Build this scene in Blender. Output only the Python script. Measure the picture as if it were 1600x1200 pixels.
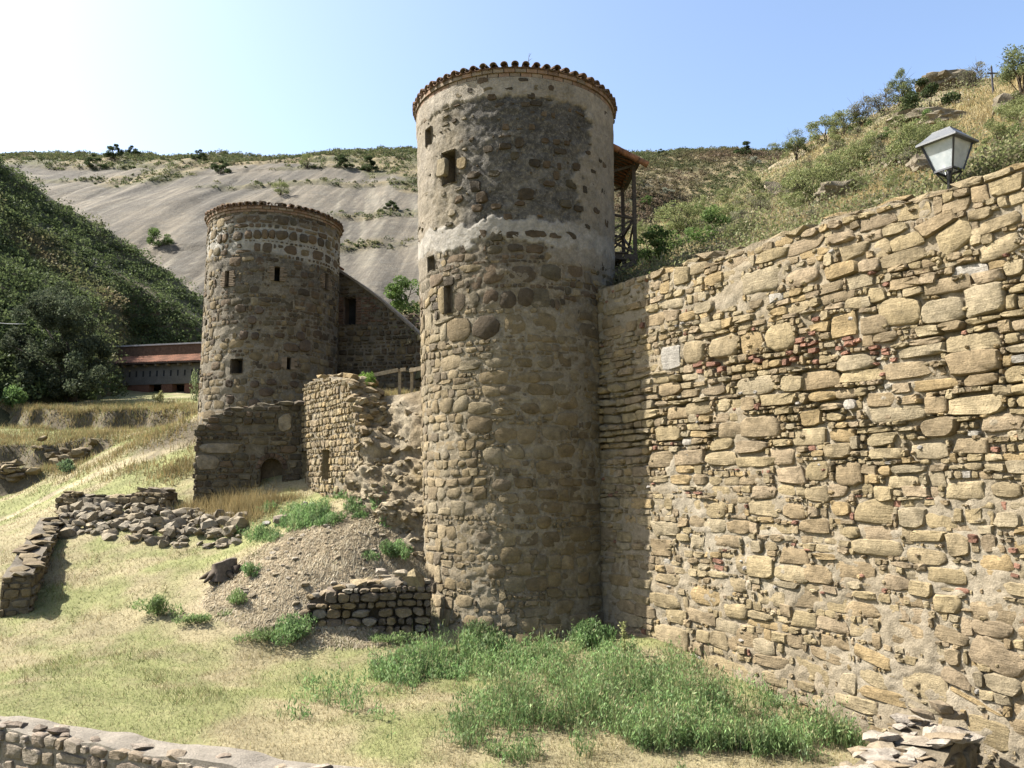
import bpy, math, random
import numpy as np
from mathutils import Vector, Matrix, Euler

sc = bpy.context.scene
for o in list(bpy.data.objects):
    bpy.data.objects.remove(o)
COL = sc.collection
rnd = random.Random(7)
NR = np.random.default_rng(11)
R = math.radians

# ------------------------------------------------------------------ camera, sky, sun, exposure
F, PITCH = 1244.0, R(6.88)          # focal length in pixels of the 1600 px photograph, upward tilt
cd = bpy.data.cameras.new('camera')
cam = bpy.data.objects.new('camera', cd)
COL.objects.link(cam)
cd.sensor_width = 36
cd.lens = 36 * F / 1600
cd.clip_start, cd.clip_end = 0.1, 6000
cam.location = (0, 0, 0)
cam.rotation_euler = (R(90) + PITCH, 0, 0)
sc.camera = cam

SUN_EL, SUN_AZ = R(46), math.atan2(-0.985, 0.17)      # azimuth from +Y towards +X
SUN = Vector((math.sin(SUN_AZ) * math.cos(SUN_EL), math.cos(SUN_AZ) * math.cos(SUN_EL), math.sin(SUN_EL)))
w = bpy.data.worlds.new('World')
sc.world = w
w.use_nodes = True
nt = w.node_tree
bg = nt.nodes['Background']
sky = nt.nodes.new('ShaderNodeTexSky')
sky.sky_type = 'NISHITA'
sky.sun_disc = False
sky.sun_elevation = SUN_EL
sky.sun_rotation = SUN_AZ
sky.altitude = 600
sky.air_density = 1.0
sky.dust_density = 3.6
sky.ozone_density = 1.0
bg.inputs['Strength'].default_value = 0.096
nt.links.new(sky.outputs[0], bg.inputs[0])
sd = bpy.data.lights.new('sun', 'SUN')
sd.energy = 5.0
sd.angle = R(0.53)
sd.color = (1.0, 0.965, 0.905)
so = bpy.data.objects.new('sun', sd)
COL.objects.link(so)
so.location = (-60, 20, 60)
so.rotation_euler = SUN.to_track_quat('Z', 'Y').to_euler()
sc.view_settings.view_transform = 'Standard'
sc.view_settings.look = 'None'
sc.view_settings.exposure = 1.8
sc.view_settings.gamma = 1
sc.view_settings.use_curve_mapping = False
sc.cycles.max_bounces = 6
sc.cycles.transparent_max_bounces = 8

CP, SP = math.cos(PITCH), math.sin(PITCH)
def ray(px, py):
    a, b = (px - 800) / F, (600 - py) / F
    return np.array([a, CP - b * SP, SP + b * CP])
def at(px, py, Y):                      # the point at distance Y seen at a photograph pixel
    d = ray(px, py)
    return d * (Y / d[1])

# ------------------------------------------------------------------ noise
def _h(ix, iy, iz, s):
    n = (ix * 374761393 + iy * 668265263 + iz * 1274126177 + s * 974634777) & 0xffffffff
    n = ((n ^ (n >> 13)) * 1274126177) & 0xffffffff
    n = ((n ^ (n >> 16)) * 2246822519) & 0xffffffff
    return ((n ^ (n >> 15)) & 0xffffff) / float(0xffffff)
def vnoise(x, y, z=0.0, s=0):
    x, y, z = np.broadcast_arrays(np.asarray(x, float), np.asarray(y, float), np.asarray(z, float))
    ix, iy, iz = (np.floor(q).astype(np.int64) for q in (x, y, z))
    fx, fy, fz = x - ix, y - iy, z - iz
    fx, fy, fz = (q * q * (3 - 2 * q) for q in (fx, fy, fz))
    r = 0
    for a in (0, 1):
        for b in (0, 1):
            for c in (0, 1):
                r = r + _h(ix + a, iy + b, iz + c, s) * (fx if a else 1 - fx) * (fy if b else 1 - fy) * (fz if c else 1 - fz)
    return r * 2 - 1
def fbm(x, y, z=0.0, s=0, octs=4):
    r, a, t = 0, 1.0, 0
    for k in range(octs):
        f = 2.03 ** k
        r = r + a * vnoise(np.asarray(x) * f, np.asarray(y) * f, np.asarray(z) * f, s + k * 17)
        t += a
        a *= .5
    return r / t
def sstep(a, b, x):
    t = np.clip((np.asarray(x, float) - a) / (b - a), 0, 1)
    return t * t * (3 - 2 * t)
def mixc(a, b, t):
    a, b = np.asarray(a, float), np.asarray(b, float)
    t = np.asarray(t)[..., None]
    return a * (1 - t) + b * t

# ------------------------------------------------------------------ materials
def mat(name):
    m = bpy.data.materials.new(name)
    m.use_nodes = True
    n = m.node_tree
    b = n.nodes['Principled BSDF']
    return m, n, b
def N(n, typ, **kw):
    x = n.nodes.new(typ)
    for k, v in kw.items():
        if k.startswith('i_'):
            x.inputs[k[2:].replace('_', ' ')].default_value = v
        else:
            setattr(x, k, v)
    return x
def mixnode(n, typ, fac, a, b):
    x = n.nodes.new('ShaderNodeMix')
    x.data_type = 'RGBA'
    x.blend_type = typ
    for sock, v in ((x.inputs[0], fac), (x.inputs[6], a), (x.inputs[7], b)):
        if hasattr(v, 'is_output'):
            n.links.new(v, sock)
        elif isinstance(v, (int, float)):
            sock.default_value = v
        else:
            sock.default_value = tuple(v) + (1,) if len(v) == 3 else v
    return x.outputs[2]
def ramp(n, src, stops):
    r = n.nodes.new('ShaderNodeValToRGB')
    n.links.new(src, r.inputs[0])
    e = r.color_ramp.elements
    while len(e) < len(stops):
        e.new(.5)
    for k, (p, c) in enumerate(stops):
        e[k].position = p
        e[k].color = (c, c, c, 1) if isinstance(c, (int, float)) else tuple(c) + (1,)
    return r.outputs[0]
def noise(n, vec, scale, detail=5, rough=.6, dist=0):
    t = N(n, 'ShaderNodeTexNoise')
    t.inputs['Scale'].default_value = scale
    t.inputs['Detail'].default_value = detail
    t.inputs['Roughness'].default_value = rough
    t.inputs['Distortion'].default_value = dist
    n.links.new(vec, t.inputs['Vector'])
    return t.outputs[0]
def worldpos(n):
    return N(n, 'ShaderNodeNewGeometry').outputs['Position']
def bumpit(n, b, *layers):
    prev = None
    for src, dist, st in layers:
        u = N(n, 'ShaderNodeBump')
        u.inputs['Distance'].default_value = dist
        u.inputs['Strength'].default_value = st
        n.links.new(src, u.inputs['Height'])
        if prev is not None:
            n.links.new(prev, u.inputs['Normal'])
        prev = u.outputs[0]
    n.links.new(prev, b.inputs['Normal'])

def colmat(name, rough=.95, var=(.62, 1.3), nscale=5.0, fine=38.0, bump=((5, .05, .6), (40, .012, .6)), stains=None, spec=.15, layered=0, speck=None, streak=None):
    """colour comes from each mesh's own 'col' attribute; grain, wear and relief are procedural"""
    m, n, b = mat(name)
    a = N(n, 'ShaderNodeAttribute', attribute_name='col').outputs['Color']
    p = worldpos(n)
    n1, n2 = noise(n, p, nscale, 6, .65, .3), noise(n, p, fine, 4, .7)
    v = ramp(n, n1, [(.3, var[0]), (.7, var[1])])
    c = mixnode(n, 'MULTIPLY', 1, a, v)
    v2 = ramp(n, n2, [(.28, .7), (.72, 1.25)])
    c = mixnode(n, 'MULTIPLY', .8, c, v2)
    if stains:
        sc_, lo, hi, colr, amt = stains
        f = ramp(n, noise(n, p, sc_, 8, .72, .6), [(lo, 0.0), (hi, amt)])
        c = mixnode(n, 'MIX', f, c, colr)
    if streak:                                       # long thin wash lines down the slope
        ms = N(n, 'ShaderNodeMapping')
        ms.inputs['Rotation'].default_value = (0, 0, -.14)
        ms.inputs['Scale'].default_value = (1, .035, .035)
        n.links.new(p, ms.inputs['Vector'])
        sn = noise(n, ms.outputs[0], streak, 5, .7, .25)
        c = mixnode(n, 'MULTIPLY', 1, c, ramp(n, sn, [(.3, .68), (.5, .95), (.68, 1.4)]))
    if speck:
        c = mixnode(n, 'MIX', ramp(n, noise(n, p, speck[0], 8, .8, .5), [(speck[1], 0.0), (speck[2], speck[4])]), c, speck[3])
    n.links.new(c, b.inputs['Base Color'])
    b.inputs['Roughness'].default_value = rough
    b.inputs['Specular IOR Level'].default_value = spec
    L = [(noise(n, p, s_, 6, .7, .2), d_, st) for s_, d_, st in bump]
    if layered:
        mp = N(n, 'ShaderNodeMapping')
        mp.inputs['Scale'].default_value = (1.2, 1.2, 16)
        n.links.new(p, mp.inputs['Vector'])
        L.append((noise(n, mp.outputs[0], 2.0, 5, .7, .5), layered, .7))
    bumpit(n, b, *L)
    return m

M = {}
M['stone'] = colmat('sandstone', stains=(7, .62, .74, (.24, .2, .14), .5), layered=.04, bump=((6, .09, .75), (38, .022, .8)))
M['towerstone'] = colmat('weathered_stone', stains=(6, .55, .72, (.10, .085, .065), .6), layered=.015, bump=((7, .08, .7), (40, .02, .8)))
M['plaster'] = colmat('weathered_plaster', var=(.66, 1.25), nscale=4, fine=17, bump=((6, .08, .8), (22, .045, .9), (60, .02, .9)), stains=(9, .5, .66, (.27, .235, .18), .45), speck=(13, .52, .68, (.34, .31, .255), .4))
M['mortar'] = colmat('lime_mortar', var=(.75, 1.18), nscale=3, fine=30, bump=((9, .06, .8), (34, .035, .9), (90, .01, .7)), stains=(2.2, .55, .75, (.30, .25, .19), .5))
M['rubble'] = colmat('rubble_earth', var=(.6, 1.25), nscale=4, fine=26, bump=((5, .12, .9), (18, .06, .9), (70, .015, .7)))
M['brick'] = colmat('fired_brick', var=(.7, 1.2), nscale=8, fine=60, bump=((30, .012, .5),))
M['tile'] = colmat('clay_tile', var=(.55, 1.25), nscale=9, fine=40, bump=((25, .012, .5),), stains=(11, .5, .66, (.055, .05, .035), .85))
M['wood'] = colmat('old_timber', var=(.6, 1.3), nscale=14, fine=70, bump=((50, .01, .5),))
M['concrete'] = colmat('concrete', var=(.8, 1.15), nscale=2, fine=20, bump=((20, .01, .5),))
M['ground'] = colmat('earth', var=(.72, 1.22), nscale=1.1, fine=16, bump=((3, .08, .7), (18, .035, .9), (70, .012, .7)))
M['hill'] = colmat('dry_hillside', var=(.7, 1.25), nscale=.5, fine=3.2, bump=((.9, .35, .7), (5, .12, .8)))
M['iron'] = colmat('black_iron', rough=.5, var=(.8, 1.2), bump=((60, .003, .3),), spec=.5)

def leafmat(name, trans=.35):
    m = bpy.data.materials.new(name)
    m.use_nodes = True
    n = m.node_tree
    n.nodes.clear()
    out = n.nodes.new('ShaderNodeOutputMaterial')
    a = N(n, 'ShaderNodeAttribute', attribute_name='col').outputs['Color']
    c = mixnode(n, 'MULTIPLY', .8, a, ramp(n, noise(n, worldpos(n), 1.3, 4), [(.3, .62), (.7, 1.3)]))
    d = N(n, 'ShaderNodeBsdfDiffuse')
    t = N(n, 'ShaderNodeBsdfTranslucent')
    g = N(n, 'ShaderNodeBsdfGlossy')
    g.inputs['Roughness'].default_value = .5
    g.inputs['Color'].default_value = (1, 1, 1, 1)
    mx, m2 = N(n, 'ShaderNodeMixShader'), N(n, 'ShaderNodeMixShader')
    mx.inputs[0].default_value = trans
    m2.inputs[0].default_value = .006
    n.links.new(c, d.inputs[0])
    n.links.new(c, t.inputs[0])
    n.links.new(d.outputs[0], mx.inputs[1])
    n.links.new(t.outputs[0], mx.inputs[2])
    n.links.new(mx.outputs[0], m2.inputs[1])
    n.links.new(g.outputs[0], m2.inputs[2])
    n.links.new(m2.outputs[0], out.inputs[0])
    return m
M['leaf'] = leafmat('leaves', .42)
M['grass'] = leafmat('grass_blades', .3)
def darkmat():
    m, n, b = mat('dark_interior')
    c = ramp(n, noise(n, worldpos(n), 3), [(.3, .008), (.7, .02)])
    n.links.new(c, b.inputs['Base Color'])
    b.inputs['Roughness'].default_value = 1
    return m
M['dark'] = darkmat()
def glassmat():
    m, n, b = mat('dusty_glass')
    c = ramp(n, noise(n, worldpos(n), 9), [(.3, (.36, .40, .41)), (.7, (.52, .54, .54))])
    n.links.new(c, b.inputs['Base Color'])
    b.inputs['Roughness'].default_value = .12
    b.inputs['Alpha'].default_value = .55
    b.inputs['Specular IOR Level'].default_value = .6
    return m
M['glass'] = glassmat()

# ------------------------------------------------------------------ objects
def thing(name, label, cat, loc=(0, 0, 0), group=None):
    o = bpy.data.objects.new(name, None)
    COL.objects.link(o)
    o.location = [float(q) for q in loc]
    o.empty_display_size = .3
    o['label'], o['category'] = label, cat
    if group:
        o['group'] = group
    return o
def mk(name, V, Fs, m, parent=None, col=(.5, .5, .5), smooth=True, sharp=None, kind=None, label=None, cat=None, group=None, origin=None):
    """one mesh object; V world coordinates, Fs a list of faces or an index array, col one colour or one per vertex"""
    V = np.asarray(V, np.float32).reshape(-1, 3)
    org = np.asarray(origin if origin is not None else V.mean(0), float)
    me = bpy.data.meshes.new(name)
    if isinstance(Fs, np.ndarray):
        k = Fs.shape[1]
        me.vertices.add(len(V))
        me.vertices.foreach_set('co', (V - org.astype(np.float32)).ravel())
        me.loops.add(Fs.size)
        me.loops.foreach_set('vertex_index', Fs.astype(np.int32).ravel())
        me.polygons.add(len(Fs))
        me.polygons.foreach_set('loop_start', np.arange(0, Fs.size, k, dtype=np.int32))
        me.update(calc_edges=True)
    else:
        me.from_pydata((V - org).tolist(), [], Fs)
        me.update()
    me.polygons.foreach_set('use_smooth', np.full(len(me.polygons), bool(smooth)))
    if sharp:
        me.set_sharp_from_angle(angle=R(sharp))
    setcol(me, col, .70 if m is M.get('leaf') else ALBEDO)
    me.materials.append(m)
    o = bpy.data.objects.new(name, me)
    COL.objects.link(o)
    if parent is not None:
        o.parent = parent
        o.location = Vector(org) - parent_loc(parent)
    else:
        o.location = org
    for k, v in (('kind', kind), ('label', label), ('category', cat), ('group', group)):
        if v:
            o[k] = v
    return o
def parent_loc(p):
    l = p.location.copy()
    while p.parent:
        p = p.parent
        l += p.location
    return l
ALBEDO = .485                            # overall reflectance of everything built
def setcol(me, col, k):
    n = len(me.vertices)
    col = np.asarray(col, np.float32)
    c = np.ones((n, 4), np.float32)
    c[:, :3] = col * k
    a = me.attributes.new('col', 'FLOAT_COLOR', 'POINT')
    a.data.foreach_set('color', c.ravel())
def copy_part(src, parent, loc, rot=(0, 0, 0), scale=(1, 1, 1)):
    o = src.copy()
    COL.objects.link(o)
    o.parent = parent
    o.location = Vector(loc) - (parent_loc(parent) if parent else Vector())
    o.rotation_euler = rot
    o.scale = scale
    return o

class MB:
    """gathers simple shapes into one mesh"""
    def __init__(s):
        s.V, s.F, s.C = [], [], []
    def add(s, V, Fs, col=(.5, .5, .5)):
        o = len(s.V)
        V = np.asarray(V, float)
        s.V += V.tolist()
        s.F += [[i + o for i in f] for f in Fs]
        col = np.asarray(col, float)
        s.C += (np.repeat(col[None], len(V), 0) if col.ndim == 1 else col).tolist()
    def box(s, c, size, rot=None, col=(.5, .5, .5), jit=0):
        h = np.array(size) / 2
        V = np.array([[x, y, z] for z in (-1, 1) for y in (-1, 1) for x in (-1, 1)]) * h
        if jit:
            V = V + NR.uniform(-jit, jit, V.shape)
        if rot is not None:
            V = V @ np.array(rot).T
        s.add(V + np.array(c), [(0, 2, 3, 1), (4, 5, 7, 6), (0, 1, 5, 4), (2, 6, 7, 3), (0, 4, 6, 2), (1, 3, 7, 5)], col)
    def bar(s, a, b, t, t2=None, col=(.5, .5, .5), up=(0, 0, 1)):
        a, b = np.array(a, float), np.array(b, float)
        d = b - a
        L = np.linalg.norm(d)
        d /= L
        u = np.array(up, float)
        if abs(d @ u) > .95:
            u = np.array([0, 1., 0])
        x = np.cross(u, d)
        x /= np.linalg.norm(x)
        z = np.cross(d, x)
        s.box((a + b) / 2, (t, L, t2 or t), np.stack([x, d, z], 1), col)
    def tube(s, P, r, n=7, col=(.5, .5, .5)):
        P = np.array(P, float)
        r = np.broadcast_to(np.array(r, float), (len(P),))
        V = []
        for i in range(len(P)):
            d = P[min(i + 1, len(P) - 1)] - P[max(i - 1, 0)]
            d = d / (np.linalg.norm(d) + 1e-9)
            u = np.array([0, 0, 1.]) if abs(d[2]) < .9 else np.array([1., 0, 0])
            x = np.cross(u, d)
            x /= np.linalg.norm(x)
            y = np.cross(d, x)
            for k in range(n):
                t = 2 * math.pi * k / n
                V.append(P[i] + r[i] * (math.cos(t) * x + math.sin(t) * y))
        Fs = [(i * n + k, i * n + (k + 1) % n, (i + 1) * n + (k + 1) % n, (i + 1) * n + k) for i in range(len(P) - 1) for k in range(n)]
        Fs += [tuple(range(n))[::-1], tuple(range((len(P) - 1) * n, len(P) * n))]
        s.add(V, Fs, col)
    def build(s, name, m, parent=None, **kw):
        return mk(name, np.array(s.V), s.F, m, parent, col=np.array(s.C), **kw)

# ------------------------------------------------------------------ masonry surfaces
class Flat:
    """upright face: u runs along it, v is height, d is distance out of it"""
    def __init__(s, A, B, side=None):
        s.A, s.B = np.array(A[:2], float), np.array(B[:2], float)
        s.L = np.linalg.norm(s.B - s.A)
        s.d = (s.B - s.A) / s.L
        s.n = np.array([s.d[1], -s.d[0]])
        ref = -(s.A + s.B) / 2 if side is None else np.array(side)
        if s.n @ ref < 0:
            s.n = -s.n
    def map(s, u, v, d):
        u, v, d = np.broadcast_arrays(np.asarray(u, float), np.asarray(v, float), np.asarray(d, float))
        return np.stack([s.A[0] + s.d[0] * u + s.n[0] * d, s.A[1] + s.d[1] * u + s.n[1] * d, v], -1)
    def px(s, x, y):
        r = ray(x, y)
        k = (s.A @ s.n) / (r[:2] @ s.n)
        P = r * k
        return float((P[:2] - s.A) @ s.d), float(P[2])
class Round:
    """round tower face: u is arc length at the reference radius, zero facing the camera"""
    def __init__(s, c, Rf, lean=(0, 0)):
        s.c, s.Rf, s.lean = np.array(c[:2], float), Rf, np.array(lean)
        s.R0 = Rf(0.0)
        t = math.atan2(-s.c[0], s.c[1])
        s.t0 = t * -1
        s.t0 = math.atan2(-s.c[0], s.c[1])
    def cen(s, v):
        return s.c[0] + s.lean[0] * v, s.c[1] + s.lean[1] * v
    def map(s, u, v, d):
        u, v, d = np.broadcast_arrays(np.asarray(u, float), np.asarray(v, float), np.asarray(d, float))
        t = u / s.R0 + s.t0
        r = s.Rf(v) + d
        cx, cy = s.cen(v)
        return np.stack([cx + r * np.sin(t), cy - r * np.cos(t), v], -1)
    def px(s, x, y):
        q = ray(x, y)
        z = q[2] * (s.c[1] - s.R0)
        for _ in range(12):
            cx, cy = s.cen(z)
            rr = float(s.Rf(z))
            a, b, c = q[0] ** 2 + q[1] ** 2, -2 * (q[0] * cx + q[1] * cy), cx * cx + cy * cy - rr * rr
            D = b * b - 4 * a * c
            k = (-b - math.sqrt(max(D, 0))) / (2 * a)
            z = float(q[2] * k)
        t = math.atan2(q[0] * k - cx, cy - q[1] * k) - s.t0
        return t * s.R0, z

ANG = np.array([R(a) for a in (0, 26, 64, 90, 116, 154, 180, 206, 244, 270, 296, 334)])
def outline(quad, ex, jit, r, cj=.055):
    t = ANG + np.array([r.uniform(-.12, .12) for _ in ANG])
    c, s_ = np.cos(t), np.sin(t)
    a = np.sign(c) * np.abs(c) ** (2 / ex)
    b = np.sign(s_) * np.abs(s_) ** (2 / ex)
    k = 1 + np.array([r.uniform(-jit, jit) for _ in ANG])
    a, b = a * k, b * k
    q = np.asarray(quad, float)
    q = q + np.array([[r.uniform(-1, 1), r.uniform(-1, 1)] for _ in range(4)]) * np.ptp(q, axis=0) * cj
    A, B = (a + 1) / 2, (b + 1) / 2
    return (q[0] * ((1 - A) * (1 - B))[:, None] + q[1] * (A * (1 - B))[:, None] + q[2] * (A * B)[:, None] + q[3] * ((1 - A) * B)[:, None])
def stone_geo(S, cell, r):
    P = outline(cell['q'], cell.get('ex', 4), cell.get('jit', .07), r, cell.get('cj', .055))
    c = P.mean(0)
    o = cell['out']
    n = len(P)
    tilt = np.array([r.uniform(-.25, .25), r.uniform(-.25, .25)]) * o / max(.1, np.ptp(P[:, 0]) * .5)
    def ring(k, dd, j):
        Q = c + (P - c) * (k + np.array([r.uniform(-1, 1) for _ in range(n)])[:, None] * (.05 if k < .97 else 0))
        D = dd + (Q - c) @ tilt + np.array([r.uniform(-j, j) for _ in range(n)])
        return S.map(Q[:, 0], Q[:, 1], D)
    inner = cell.get('inner', .8)
    V = np.concatenate([ring(1.03, cell.get('back', -.08), 0), ring(1.0, o * .42, o * .2), ring(inner, o, o * .24),
                        S.map(c[0:1], c[1:2], np.array([o * (1 + r.uniform(-.1, .16))]))])
    Fs = []
    for i in range(n):
        j = (i + 1) % n
        Fs += [(i, j, n + j, n + i), (n + i, n + j, 2 * n + j, 2 * n + i), (2 * n + i, 2 * n + j, 3 * n)]
    return V, Fs

def rows(u0, u1, v0, v1, hs, asp, r, wav=.04, split=.3, seed=0):
    """rough courses: returns quads (4,2) that tile the rectangle with wavy bed joints"""
    out = []
    v, i = v0, 0
    def bed(i, vv):
        return lambda u: vv + wav * float(fbm(u * .9, i * 3.7, 0, seed, 2)) * 1.6
    lo = bed(0, v)
    while v < v1:
        h = r.choice(hs) * r.uniform(.85, 1.15)
        v += h
        i += 1
        hi = bed(i, v)
        u = u0 - r.uniform(0, .3)
        while u < u1:
            wd = h * r.uniform(*asp)
            wd = min(max(wd, .12), 1.1)
            sl = r.uniform(-.12, .12) * h
            q = np.array([(u, lo(u)), (u + wd, lo(u + wd)), (u + wd + sl, hi(u + wd)), (u, hi(u))])
            def put(q):
                out.append(q)
            if h > .26 and r.random() < split:
                k, k2 = r.uniform(.35, .65), r.uniform(.35, .65)
                mL, mR = q[0] * (1 - k) + q[3] * k, q[1] * (1 - k2) + q[2] * k2
                put(np.array([q[0], q[1], mR, mL]))
                if r.random() < .5:
                    put(np.array([mL, mR, q[2], q[3]]))
                else:
                    kk = r.uniform(.35, .65)
                    a, b = mL * (1 - kk) + mR * kk, q[3] * (1 - kk) + q[2] * kk
                    put(np.array([mL, a, b, q[3]]))
                    put(np.array([a, mR, q[2], b]))
            else:
                put(q)
            u += wd
        lo = hi
    return out
def shrink(q, g):
    c = q.mean(0)
    ext = np.maximum(np.ptp(q, axis=0), 1e-3)
    k = np.maximum(1 - 2 * g / ext, .35)
    return c + (q - c) * k
class Occ:
    def __init__(s, u0, v0, u1, v1, res=.025):
        s.u0, s.v0, s.r = u0, v0, res
        s.g = np.zeros((int((v1 - v0) / res) + 2, int((u1 - u0) / res) + 2), bool)
    def idx(s, p):
        return (np.clip(((p[:, 1] - s.v0) / s.r).astype(int), 0, s.g.shape[0] - 1),
                np.clip(((p[:, 0] - s.u0) / s.r).astype(int), 0, s.g.shape[1] - 1))
    def pts(s, q, n=7):
        a = np.linspace(.02, .98, n)
        A, B = np.meshgrid(a, a)
        A, B = A.ravel()[:, None], B.ravel()[:, None]
        return q[0] * (1 - A) * (1 - B) + q[1] * A * (1 - B) + q[2] * A * B + q[3] * (1 - A) * B
    def frac(s, q):
        return s.g[s.idx(s.pts(q))].mean()
    def fill(s, q):
        s.g[s.idx(s.pts(q, 40))] = True
def fit(cells, occ, r, depth=0, minsize=.07):
    """keep the quads that are free of what is already placed, cutting up those that are half covered"""
    out = []
    for q in cells:
        f = occ.frac(q)
        if f < .1:
            out.append(q)
        elif f < .93 and depth < 4:
            m = (q[0] + q[1] + q[2] + q[3]) / 4
            w_, h_ = np.ptp(q[:, 0]), np.ptp(q[:, 1])
            if w_ > h_:
                a, b = (q[0] + q[1]) / 2, (q[3] + q[2]) / 2
                sub = [np.array([q[0], a, b, q[3]]), np.array([a, q[1], q[2], b])]
            else:
                a, b = (q[0] + q[3]) / 2, (q[1] + q[2]) / 2
                sub = [np.array([q[0], q[1], b, a]), np.array([a, b, q[2], q[3]])]
            if max(w_, h_) > minsize * 1.6:
                out += fit(sub, occ, r, depth + 1, minsize)
    return out
def pxquad(S, cx, cy, w_, h_, rot=0):
    u, v = S.px(cx, cy)
    ul, ur = S.px(cx - w_ / 2, cy)[0], S.px(cx + w_ / 2, cy)[0]
    vt, vb = S.px(cx, cy - h_ / 2)[1], S.px(cx, cy + h_ / 2)[1]
    a, b = abs(ur - ul) / 2, abs(vt - vb) / 2
    q = np.array([(-a, -b), (a, -b), (a, b), (-a, b)])
    if rot:
        c_, s_ = math.cos(R(rot)), math.sin(R(rot))
        q = q @ np.array([[c_, s_], [-s_, c_]])
    return q + np.array([u, v])
def lay(S, parent, cells, m, r, nparts=300, name='stone', rest='small_stones'):
    """the largest stones one object each, the others joined"""
    def big(c):
        q = c['q']
        P = S.map(q[:, 0].mean(), q[:, 1].mean(), 0.)
        return -np.ptp(q[:, 0]) * np.ptp(q[:, 1]) / (P @ P)
    cells = sorted(cells, key=big)
    B = MB()
    for k, c in enumerate(cells):
        V, Fs = stone_geo(S, c, r)
        if k < nparts:
            mk(c.get('name', name), V, Fs, c.get('mat', m), parent, col=c['col'], sharp=48)
        else:
            B.add(V, Fs, c['col'])
    if B.V:
        B.build(rest, m, parent, sharp=48, kind='stuff')
def skin(S, parent, name, us, top, bot, nv, dfn, colfn, m, holes=(), dcol=None, kind=None):
    """the mortar bed as an uneven grid between bot(u) and top(u), open where a hole lies"""
    us = np.asarray(us)
    T = np.linspace(0, 1, nv)
    U, TT = np.meshgrid(us, T)
    Vv = bot(U) * (1 - TT) + top(U) * TT
    for (a, b, c, d) in holes:                      # pull grid lines onto the opening's edges
        du = np.median(np.diff(us))
        dv = (Vv[1] - Vv[0]).mean()
        for e in (a, b):
            k = np.abs(U - e) < du * .5
            U = np.where(k & (Vv > c - dv) & (Vv < d + dv), e, U)
        for e in (c, d):
            k = np.abs(Vv - e) < dv * .5
            Vv = np.where(k & (U > a - du) & (U < b + du), e, Vv)
    D = dfn(U, Vv)
    P = S.map(U, Vv, D).reshape(-1, 3)
    nu = len(us)
    I = np.arange(nu * nv).reshape(nv, nu)
    Q = np.stack([I[:-1, :-1], I[:-1, 1:], I[1:, 1:], I[1:, :-1]], -1).reshape(-1, 4)
    uc, vc = U.ravel()[Q].mean(1), Vv.ravel()[Q].mean(1)
    keep = np.ones(len(Q), bool)
    for (a, b, c, d) in holes:
        keep &= ~((uc > a) & (uc < b) & (vc > c) & (vc < d))
    C = colfn(U.ravel(), Vv.ravel())
    return mk(name, P, Q[keep], m, parent, col=C)
def opening(S, parent, hole, depth, m, col, name='window', back=None):
    """a recess with its four reveals and a dark back"""
    a, b, c, d = hole
    g = .015
    P = [S.map(u, v, dd) for dd in (.05, -depth) for (u, v) in ((a - g, c - g), (b + g, c - g), (b + g, d + g), (a - g, d + g))]
    o = mk(name, np.array(P), [(0, 1, 5, 4), (1, 2, 6, 5), (2, 3, 7, 6), (3, 0, 4, 7)], m, parent, col=col, smooth=False)
    P2 = [S.map(u, v, -depth + .004) for (u, v) in ((a - g, c - g), (b + g, c - g), (b + g, d + g), (a - g, d + g))]
    mk('recess_back', np.array(P2), [(0, 1, 2, 3)], back or M['dark'], o, col=np.array(col) * .8, smooth=False)
    return o
def rock_proto(seed, flat=1.0, n=1):
    import bmesh
    bm = bmesh.new()
    bmesh.ops.create_icosphere(bm, subdivisions=n, radius=1)
    r = np.random.default_rng(seed)
    V = np.array([v.co[:] for v in bm.verts])
    Fs = [[v.index for v in f.verts] for f in bm.faces]
    bm.free()
    k = np.abs(V).max(1)
    V = V / (k[:, None] ** .65)
    for _ in range(4):                              # knock off corners with random planes
        d = r.normal(size=3)
        d /= np.linalg.norm(d)
        lim = r.uniform(.62, .85)
        e = V @ d
        V = V - np.outer(np.maximum(e - lim, 0), d)
    V = V * (1 + .08 * r.normal(size=(len(V), 1)))
    return V, Fs

# ------------------------------------------------------------------ foliage
def leaves(P, size, cols, r, up=.3, asp=.55):
    """one small rhombic leaf per point"""
    P = np.asarray(P, float)
    n = len(P)
    a = r.normal(size=(n, 3))
    if up > .5:
        a[:, 2] = np.abs(a[:, 2]) + up
    a /= np.linalg.norm(a, axis=1)[:, None]
    b = r.normal(size=(n, 3))
    b -= a * (a * b).sum(1)[:, None]
    b /= np.linalg.norm(b, axis=1)[:, None]
    s = (np.asarray(size) * r.uniform(.6, 1.35, n))[:, None]
    V = np.stack([P - a * s, P + b * s * asp, P + a * s, P - b * s * asp], 1).reshape(-1, 3)
    Fq = np.arange(4 * n).reshape(n, 4)
    return V, Fq, np.repeat(cols, 4, 0)
def blades(P, h, wd, cols, r, lean=.45):
    P = np.asarray(P, float)
    n = len(P)
    t = r.uniform(0, 2 * math.pi, n)
    x = np.stack([np.cos(t), np.sin(t), np.zeros(n)], 1) * (np.asarray(wd) * .5)[:, None]
    l = r.normal(0, lean, (n, 2)) * np.asarray(h)[:, None]
    tip = P + np.stack([l[:, 0], l[:, 1], np.asarray(h)], 1)
    V = np.stack([P - x, P + x, tip], 1).reshape(-1, 3)
    return V, np.arange(3 * n).reshape(n, 3), np.repeat(cols, 3, 0)
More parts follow.
